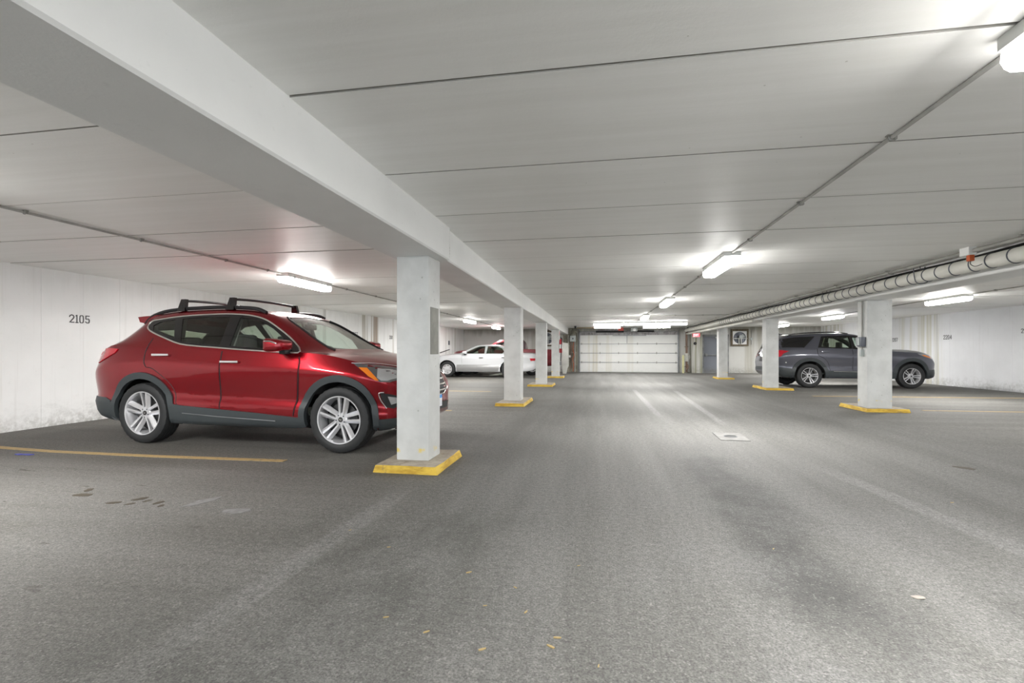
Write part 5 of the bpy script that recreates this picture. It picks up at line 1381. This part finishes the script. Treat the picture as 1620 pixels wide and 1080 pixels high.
#CARS2#
# ---- grey SUV on the right
def grey_suv():
    Sx = 0.945; a = R(3.0); X0, Y0 = 6.35, 16.25
    yo = 0.955 * Sx
    root = tag(empty('sport_utility_vehicle', (X0 - math.sin(a) * yo, Y0 + math.cos(a) * yo, fz(Y0) - 0.004), a, Sx), 'dark grey three-row sport utility vehicle parked behind the right columns', 'car')
    root.rotation_euler.x = -0.007
    c = Car(root, M['paint_grey'])
    cv = {
        'W': ([-1.09, -1.07, -1.03, -.95, -.8, -.5, 0, 2.6, 3.0, 3.4, 3.6, 3.75, 3.85, 3.91, 3.94], [.60, .74, .83, .91, .965, .99, 1.0, 1.0, .985, .94, .88, .80, .70, .58, .47]),
        'zb': ([-1.09, -.95, -.7, 0, 3, 3.5, 3.8, 3.94], [.50, .40, .32, .30, .30, .30, .34, .42]),
        'zs': ([-1.09, -1.0, -.8, 0, 1.5, 2.6, 3.2, 3.6, 3.94], [.80, .95, 1.05, 1.08, 1.05, 1.02, .99, .94, .72]),
        'yl': ([-1.09, -1.0, -.8, -.5, 0, 2.4, 3.0, 3.4, 3.7, 3.85, 3.94], [.55, .78, .90, .925, .935, .93, .91, .86, .74, .60, .40]),
        'zl': ([-1.09, -1.0, -.9, -.7, 0, 1.5, 2.3, 2.5, 3.0, 3.4, 3.7, 3.85, 3.94], [.84, 1.05, 1.2, 1.26, 1.265, 1.22, 1.19, 1.18, 1.15, 1.11, 1.02, .90, .76]),
        'yr': ([-1.09, -1.0, -.9, -.7, 0, 1.2, 1.6, 2.0, 2.3, 2.5, 3, 3.4, 3.7, 3.94], [.46, .64, .69, .70, .71, .71, .72, .76, .80, .81, .79, .74, .62, .33]),
        'zr': ([-1.09, -1.0, -.9, -.82, -.7, -.5, 0, .6, 1.1, 1.5, 1.8, 2.1, 2.35, 2.5, 2.7, 3.0, 3.4, 3.6, 3.75, 3.85, 3.94], [.86, 1.12, 1.35, 1.50, 1.60, 1.66, 1.715, 1.735, 1.73, 1.69, 1.57, 1.41, 1.26, 1.215, 1.205, 1.195, 1.16, 1.11, 1.03, .93, .78]),
        'zt': ([-1.09, -1.02, -.95, -.85, -.7, -.5, 0, .6, 1.1, 1.4, 1.7, 2.0, 2.25, 2.45, 2.55, 3, 3.4, 3.6, 3.75, 3.85, 3.94], [.90, 1.15, 1.38, 1.60, 1.70, 1.735, 1.77, 1.785, 1.775, 1.745, 1.66, 1.53, 1.40, 1.285, 1.265, 1.255, 1.22, 1.16, 1.07, .97, .80])}
    xs = np.unique(np.concatenate([np.linspace(-1.09, -.8, 12), np.linspace(-.8, 2.7, 48), np.linspace(2.7, 3.7, 16), np.linspace(3.7, 3.94, 10)]))
    front_win = [(1.40, 1.275), (1.37, 1.655), (1.55, 1.635), (1.74, 1.545), (1.94, 1.44), (2.10, 1.335), (2.13, 1.25)]
    rear_win = [(.52, 1.63), (.38, 1.33), (1.28, 1.285), (1.27, 1.665)]
    ws = [(-.68, 1.30), (.68, 1.30), (.62, 1.46), (.52, 1.62), (0, 1.67), (-.52, 1.62), (-.62, 1.46)]
    c.shell(cv, xs, [(0, .40), (3.025, .40)], .475, (-.80, 2.40), [front_win, rear_win], [(1.3, 3.4, ws)])
    outline = [(.44, 1.665), (.27, 1.30), (.9, 1.275), (1.5, 1.245), (2.33, 1.205), (2.15, 1.355), (1.8, 1.555), (1.58, 1.665), (1.2, 1.695), (.8, 1.69)]
    quarter = [(.24, 1.665), (-.15, 1.30), (-.5, 1.305), (-.93, 1.30), (-.90, 1.45), (-.80, 1.57), (-.40, 1.635)]
    for sd in (-1, 1):
        c.panel('window_surround', [outline, front_win[::-1], rear_win[::-1]], M['gloss_black'], side=sd, off=0.003, th=0.012)
        c.panel('side_window', front_win, M['glass_clear'], side=sd, off=-0.004, th=0.004, grid=0.12)
        c.panel('side_window', rear_win, M['glass_dark'], side=sd, off=-0.004, th=0.004, grid=0.12)['label'] = 'dark tinted rear door window'
        c.panel('quarter_window', quarter, M['gloss_black'], side=sd, off=0.003, th=0.010)['label'] = 'black tinted cargo window'
        f = c.panel('front_door', [(1.29, .54), (1.305, 1.225), (1.8, 1.20), (2.34, 1.17), (2.37, 1.05), (2.33, .70), (2.28, .53)], M['paint_grey'], side=sd, off=0.004, th=0.012, grid=0.06)
        r = c.panel('rear_door', [(.60, .55), (.55, .78), (.42, .95), (.26, 1.06), (.25, 1.26), (.8, 1.25), (1.285, 1.23), (1.27, .54)], M['paint_grey'], side=sd, off=0.004, th=0.012, grid=0.06)
        c.line('door_seam', [(1.28, .54), (1.285, .9), (1.295, 1.24)], M['black'], 0.006, side=sd, off=0.001)
        c.line('door_seam', [(.61, .55), (.56, .78), (.43, .95), (.25, 1.065), (.24, 1.27)], M['black'], 0.006, side=sd, off=0.001)
        c.line('door_seam', [(2.29, .53), (2.34, .70), (2.38, 1.05), (2.35, 1.18)], M['black'], 0.006, side=sd, off=0.001)
        handle(c, 1.48, 1.135, sd, .24, M['paint_grey'], f); handle(c, .46, 1.165, sd, .24, M['paint_grey'], r)
        for x in (0, 3.025):
            c.panel('wheel_arch_trim', ringpoly(x, .40, .465, .575, R(-8), R(188)), M['cladding'], side=sd, off=0.016, th=0.05, grid=0.10)
        c.panel('sill_trim', [(.52, .56), (2.52, .53), (2.50, .36), (.50, .36)], M['cladding'], side=sd, off=0.012, th=0.03, grid=0.08)
        c.line('sill_strip', [(.70, .535), (1.5, .52), (2.35, .505)], M['chrome'], 0.011, side=sd, off=0.016)
        c.panel('bumper_trim', [(-.55, .62), (-.8, .645), (-1.03, .66), (-1.05, .52), (-.90, .37), (-.52, .33)], M['cladding'], side=sd, off=0.010, th=0.03, grid=0.08)
        c.panel('bumper_trim', [(3.58, .58), (3.75, .60), (3.90, .60), (3.90, .45), (3.78, .355), (3.58, .31)], M['cladding'], side=sd, off=0.010, th=0.03, grid=0.08)
        c.panel('tail_lamp', [(-.62, 1.185), (-.85, 1.215), (-1.03, 1.20), (-1.05, 1.09), (-.98, .97), (-.86, 1.02), (-.80, 1.10)], M['lamp_red'], side=sd, off=0.012, th=0.02, grid=0.06)
        c.panel('headlamp', [(3.22, 1.105), (3.42, 1.09), (3.62, 1.045), (3.74, .985), (3.76, .92), (3.62, .945), (3.42, 1.00), (3.28, 1.06)], M['lamp_clear'], side=sd, off=0.010, th=0.02, grid=0.06)
        c.panel('amber_marker', [(3.34, 1.065), (3.46, 1.045), (3.60, 1.005), (3.62, .955), (3.48, .99), (3.38, 1.03)], M['lamp_amber'], side=sd, off=0.016, th=0.01, grid=0.05)
        c.panel('reflector', [(-.74, .80), (-.70, .80), (-.70, .835), (-.74, .835)], M['boxwhite'], side=sd, off=0.008, th=0.01)
        mirror(c, 2.06, 1.02, 1.27, sd, M['paint_grey'], False)
        b = nb(); P = []
        for x in (-.55, -.4, 0, .5, 1.0, 1.3):
            l, n = c.proj(x, sd * .64, 'z', 1); P.append((l.x, l.y, l.z + (0.035 if -.5 < x < 1.25 else 0.004)))
        tube(b, catmull(P, 4, False), 0.022, 8); obj('roof_rail', b, M['gloss_black'], c.root, sharp=60)
    b = nb(); prism(b, [(-.62, -.012, 1.72), (-.46, -.012, 1.735), (-.60, -.012, 1.82)], (0, .024, 0)); obj('antenna_fin', b, M['gloss_black'], c.root)
    c.panel('windscreen', [(y * 1.03, z + (0.012 if z > 1.5 else -0.012)) for y, z in ws], M['glass_clear'], axis='x', side=1, off=-0.006, th=0.004, grid=0.12)
    c.panel('rear_window', [(-.58, 1.28), (.58, 1.28), (.54, 1.56), (-.54, 1.56)], M['gloss_black'], axis='x', side=-1, off=0.004, th=0.01, grid=0.10)
    c.panel('tailgate_trim', [(-.55, 1.02), (.55, 1.02), (.55, 1.08), (-.55, 1.08)], M['gloss_black'], axis='x', side=-1, off=0.008, th=0.015, grid=0.10)
    c.panel('licence_recess', [(-.30, .84), (.30, .84), (.30, .99), (-.30, .99)], M['black'], axis='x', side=-1, off=0.004, th=0.015, grid=0.10)
    c.panel('bumper_step', [(-.62, .55), (.62, .55), (.62, .66), (-.62, .66)], M['cladding'], axis='x', side=-1, off=0.012, th=0.03, grid=0.10)
    c.panel('grille', [(-.48, .98), (.48, .98), (.42, .70), (-.42, .70)], M['black'], axis='x', side=1, off=0.006, th=0.02, grid=0.08)
    for z in (.76, .84, .92): c.line('grille_bar', [(-.42, z), (-.15, z), (.15, z), (.42, z)], M['chrome'], 0.012, axis='x', side=1, off=0.012)
    for y in (-.42, .42): seat(c, 1.35, y, .52, M['seatgrey'], z=.6, top=1.25, hz=1.44)
    seat(c, .45, 0, 1.35, M['seatgrey'], z=.6, top=1.22, hz=1.42)
    b = nb(); boxb(b, 2.05, 2.42, -.78, .78, .85, 1.18, .06); obj('dashboard', b, M['interior'], c.root, sharp=50)
    wheel_torus(c, 1.92, .42, 1.14)
    add_wheels(c, [(0, -.845), (3.025, -.845), (0, .845), (3.025, .845)], .392, .235, .250, 'twin_slim', 0.25)
grey_suv()

# ---- white sedan, facing the left wall
def white_sedan():
    Sx = 1.03; X0, Y0 = -6.517 + 2.67 * 1.03, 20.47 + 0.84 * 1.03
    root = tag(empty('sedan', (X0, Y0, fz(20.5) - 0.005), PI, Sx), 'white four-door sedan with silver lower doors, parked facing the left wall', 'car')
    root.rotation_euler.x = 0.007
    c = Car(root, M['paint_white'])
    cv = {
        'W': ([-1.15, -1.12, -1.05, -.9, -.6, 0, 2.4, 2.9, 3.2, 3.4, 3.52, 3.6, 3.64], [.52, .66, .76, .83, .87, .89, .89, .87, .82, .74, .64, .52, .42]),
        'zb': ([-1.15, -.9, -.5, 0, 2.6, 3.2, 3.64], [.40, .28, .23, .22, .22, .22, .34]),
        'zs': ([-1.15, -1.0, -.6, 0, 2.0, 2.8, 3.3, 3.64], [.72, .82, .85, .86, .84, .80, .70, .54]),
        'yl': ([-1.15, -1.0, -.6, 0, 2.2, 2.8, 3.2, 3.5, 3.64], [.46, .66, .79, .82, .82, .78, .70, .54, .34]),
        'zl': ([-1.15, -1.08, -.9, -.5, 0, 1.0, 2.0, 2.4, 2.9, 3.3, 3.5, 3.64], [.78, .91, .965, .975, .97, .965, .955, .94, .885, .795, .70, .58]),
        'yr': ([-1.15, -1.0, -.5, -.2, .2, .6, 1.3, 1.7, 2.0, 2.2, 2.6, 3.2, 3.5, 3.64], [.40, .60, .68, .66, .58, .55, .56, .60, .66, .71, .70, .60, .44, .26]),
        'zr': ([-1.15, -1.08, -.9, -.5, -.25, 0, .25, .6, 1.0, 1.35, 1.6, 1.9, 2.1, 2.25, 2.6, 3.0, 3.3, 3.5, 3.64], [.80, .95, 1.005, 1.02, 1.05, 1.18, 1.31, 1.375, 1.39, 1.365, 1.28, 1.12, 1.01, .975, .95, .90, .83, .73, .60]),
        'zt': ([-1.15, -1.08, -.9, -.5, -.3, 0, .25, .6, 1.0, 1.35, 1.6, 1.9, 2.1, 2.28, 2.6, 3.0, 3.3, 3.5, 3.64], [.83, .99, 1.04, 1.055, 1.09, 1.26, 1.37, 1.425, 1.44, 1.42, 1.345, 1.19, 1.085, 1.015, .995, .95, .885, .78, .63])}
    xs = np.unique(np.concatenate([np.linspace(-1.15, -.9, 8), np.linspace(-.9, 2.7, 48), np.linspace(2.7, 3.4, 12), np.linspace(3.4, 3.64, 8)]))
    front_win = [(1.98, 1.00), (1.06, 1.00), (1.06, 1.345), (1.30, 1.335), (1.50, 1.26)]
    rear_win = [(.98, 1.00), (.30, 1.00), (.22, 1.09), (.34, 1.25), (.54, 1.325), (.95, 1.345)]
    ws = [(-.60, 1.045), (.60, 1.045), (.50, 1.23), (.42, 1.345), (0, 1.375), (-.42, 1.345), (-.50, 1.23)]
    rg = [(-.56, 1.10), (.56, 1.10), (.45, 1.30), (0, 1.34), (-.45, 1.30)]
    lo = lambda z: z if z < .98 else .98 + (z - .98) * .89
    for k in ('zr', 'zt', 'zl'): cv[k] = (cv[k][0], [lo(z) for z in cv[k][1]])
    front_win, rear_win, ws, rg = [[(q, lo(z)) for q, z in p] for p in (front_win, rear_win, ws, rg)]
    c.shell(cv, xs, [(0, .335), (2.67, .335)], .385, (-.55, 2.15), [front_win, rear_win], [(1.2, 3.0, ws), (.35, -1.3, rg)])
    outline = [(q, lo(z)) for q, z in [(2.10, .98), (1.00, .98), (.16, .98), (.12, 1.09), (.28, 1.275), (.52, 1.35), (1.02, 1.372), (1.33, 1.358), (1.56, 1.27)]]
    for sd in (-1, 1):
        c.panel('window_surround', [outline, front_win[::-1], rear_win[::-1]], M['boxgrey'], side=sd, off=0.002, th=0.010)
        c.panel('side_window', front_win, M['glass_dark'], side=sd, off=-0.004, th=0.004, grid=0.14)
        c.panel('side_window', rear_win, M['glass_dark'], side=sd, off=-0.004, th=0.004, grid=0.14)
        f = c.panel('front_door', [(1.05, .545), (1.05, .965), (1.97, .955), (2.02, .85), (1.99, .545)], M['paint_white'], side=sd, off=0.004, th=0.01, grid=0.08)
        r = c.panel('rear_door', [(.40, .545), (.28, .68), (.17, .78), (.10, .965), (1.03, .965), (1.03, .545)], M['paint_white'], side=sd, off=0.004, th=0.01, grid=0.08)
        c.panel('lower_door_panel', [(.40, .535), (1.2, .535), (2.25, .53), (2.27, .40), (2.25, .27), (.46, .27), (.42, .40)], M['paint_silver'], side=sd, off=0.008, th=0.012, grid=0.08)['label'] = 'silver lower body panel'
        c.panel('bumper_trim', [(-.45, .60), (-1.1, .60), (-1.12, .42), (-.95, .30), (-.42, .27)], M['paint_white'], side=sd, off=0.010, th=0.02, grid=0.09)
        handle(c, 1.18, .82, sd, .17, M['black'], f); handle(c, .22, .83, sd, .17, M['black'], r)
        c.line('door_seam', [(1.04, .28), (1.04, .97)], M['boxgrey'], 0.006, side=sd, off=0.002, sm=0)
        c.line('door_seam', [(2.0, .28), (2.03, .84), (1.98, .96)], M['boxgrey'], 0.006, side=sd, off=0.002)
        c.panel('tail_lamp', [(-.86, .80), (-1.10, .80), (-1.12, .70), (-.90, .695)], M['lamp_red'], side=sd, off=0.008, th=0.02, grid=0.08)
        c.panel('headlamp', [(3.20, .78), (3.45, .72), (3.55, .66), (3.54, .58), (3.36, .60), (3.22, .66)], M['lamp_clear'], side=sd, off=0.008, th=0.02, grid=0.08)
        mirror(c, 1.86, .86, 1.04, sd, M['paint_white'], False, 0.85)
    c.panel('windscreen', [(y * 1.03, z + (0.01 if z > 1.2 else -0.01)) for y, z in ws], M['glass_clear'], axis='x', side=1, off=-0.006, th=0.004, grid=0.14)
    c.panel('rear_window', rg, M['glass_clear'], axis='x', side=-1, off=-0.004, th=0.004, grid=0.14)
    for y in (-.36, .36): seat(c, 1.15, y, .48, M['seatlight'], z=.42, top=.98, hz=1.14)
    seat(c, .30, 0, 1.15, M['seatlight'], z=.45, top=1.0, hz=1.08)
    b = nb(); boxb(b, 1.85, 2.2, -.68, .68, .65, .98, .05); obj('dashboard', b, M['interior'], c.root, sharp=50)
    add_wheels(c, [(0, -.755), (2.67, -.755), (0, .755), (2.67, .755)], .335, .20, .205, 'steel', 0.4)
white_sedan()

# ---- maroon pickup behind the sedan
def pickup():
    X0, Y0 = -3.07, 23.55
    root = tag(empty('pickup_truck', (X0, Y0, fz(22.7) - 0.006), PI), 'maroon pickup truck with an open bed, half hidden behind the white sedan', 'car')
    root.rotation_euler.x = 0.007
    c = Car(root, M['paint_maroon'])
    cv = {
        'W': ([-1.10, -1.08, -1.0, 0, 2.8, 3.3, 3.6, 3.8, 3.92, 3.98], [.84, .88, .90, .91, .91, .90, .86, .80, .72, .62]),
        'zb': ([-1.1, -.9, 0, 3.3, 3.98], [.52, .45, .42, .42, .50]),
        'zs': ([-1.1, 0, 2.5, 3.3, 3.98], [1.00, 1.02, 1.00, .98, .86]),
        'yl': ([-1.1, -1.0, 0, .44, .52, 2.4, 3.0, 3.6, 3.9, 3.98], [.82, .86, .88, .88, .86, .86, .84, .80, .68, .56]),
        'zl': ([-1.1, 0, .44, .52, 1.5, 2.5, 3.2, 3.7, 3.98], [1.20, 1.205, 1.205, 1.16, 1.14, 1.13, 1.12, 1.08, .94]),
        'yr': ([-1.1, 0, .44, .50, .60, 1.5, 1.9, 2.3, 2.5, 3.2, 3.8, 3.98], [.80, .85, .85, .74, .66, .65, .68, .75, .78, .76, .66, .5]),
        'zr': ([-1.1, 0, .44, .47, .52, .60, 1.0, 1.5, 1.75, 2.0, 2.25, 2.45, 2.6, 3.2, 3.7, 3.9, 3.98], [1.225, 1.23, 1.23, 1.36, 1.56, 1.63, 1.665, 1.645, 1.57, 1.43, 1.28, 1.20, 1.19, 1.17, 1.13, 1.06, .97]),
        'zt': ([-1.1, 0, .44, .47, .52, .60, 1.0, 1.5, 1.75, 2.0, 2.25, 2.5, 2.65, 3.2, 3.7, 3.9, 3.98], [1.23, 1.235, 1.235, 1.40, 1.62, 1.70, 1.735, 1.715, 1.64, 1.50, 1.36, 1.25, 1.235, 1.22, 1.17, 1.09, .99])}
    xs = np.unique(np.concatenate([[-1.10, -1.08, -1.04], np.linspace(-1.0, .40, 14), np.linspace(.43, .62, 10), np.linspace(.66, 2.6, 26), np.linspace(2.7, 3.98, 14)]))
    door_win = [(1.24, 1.20), (1.24, 1.575), (1.50, 1.565), (1.70, 1.50), (2.18, 1.19)]
    quarter = [(.66, 1.21), (.66, 1.52), (.76, 1.575), (1.10, 1.58), (1.10, 1.205)]
    ws = [(-.68, 1.20), (.68, 1.20), (.58, 1.46), (.52, 1.58), (0, 1.62), (-.52, 1.58), (-.58, 1.46)]
    bed = nb(); box(bed, -1.02, .36, -.74, .74, .78, 2.2)
    gap = nb(); box(gap, .405, .43, -1.2, 1.2, .3, 1.6)
    c.shell(cv, xs, [(0, .37), (3.18, .37)], .44, (.56, 2.40), [door_win, quarter], [(1.4, 3.2, ws)], extra=[bed])
    for sd in (-1, 1):
        c.panel('side_window', door_win, M['glass_clear'], side=sd, off=-0.004, th=0.004, grid=0.15)
        c.panel('side_window', quarter, M['glass_dark'], side=sd, off=-0.004, th=0.004, grid=0.15)
        f = c.panel('door', [(1.17, .50), (1.17, 1.14), (2.25, 1.10), (2.28, .50)], M['paint_maroon'], side=sd, off=0.005, th=0.01, grid=0.12)
        handle(c, 1.34, 1.02, sd, .18, M['black'], f)
        c.line('cab_gap', [(.42, .46), (.42, 1.2)], M['black'], 0.012, side=sd, off=0.0, sm=0)
        c.panel('tail_lamp', [(-.98, .82), (-1.06, .82), (-1.06, 1.14), (-.98, 1.14)], M['lamp_red'], side=sd, off=0.008, th=0.02)
        c.panel('headlamp', [(3.68, .98), (3.90, .94), (3.91, .80), (3.70, .82)], M['lamp_clear'], side=sd, off=0.008, th=0.02)
        for x in (0, 3.18): c.panel('wheel_arch_lip', ringpoly(x, .37, .43, .475, R(10), R(170)), M['black'], side=sd, off=0.012, th=0.04, grid=0.12)
        mirror(c, 2.10, .90, 1.20, sd, M['black'], False)
    c.panel('windscreen', [(y * 1.03, z) for y, z in ws], M['glass_clear'], axis='x', side=1, off=-0.006, th=0.004, grid=0.15)
    b = nb(); boxb(b, -1.24, -1.11, -.86, .86, .46, .62, .02); obj('rear_bumper', b, M['boxdark'], c.root)
    for y in (-.36, .36): seat(c, 1.25, y, .52, M['seatgrey'], z=.62, top=1.2, hz=1.36)
    b = nb(); boxb(b, 1.98, 2.35, -.70, .70, .8, 1.12, .05); obj('dashboard', b, M['interior'], c.root, sharp=50)
    add_wheels(c, [(0, -.77), (3.18, -.77), (0, .77), (3.18, .77)], .37, .235, .20, 'steel', 0.4)
pickup()
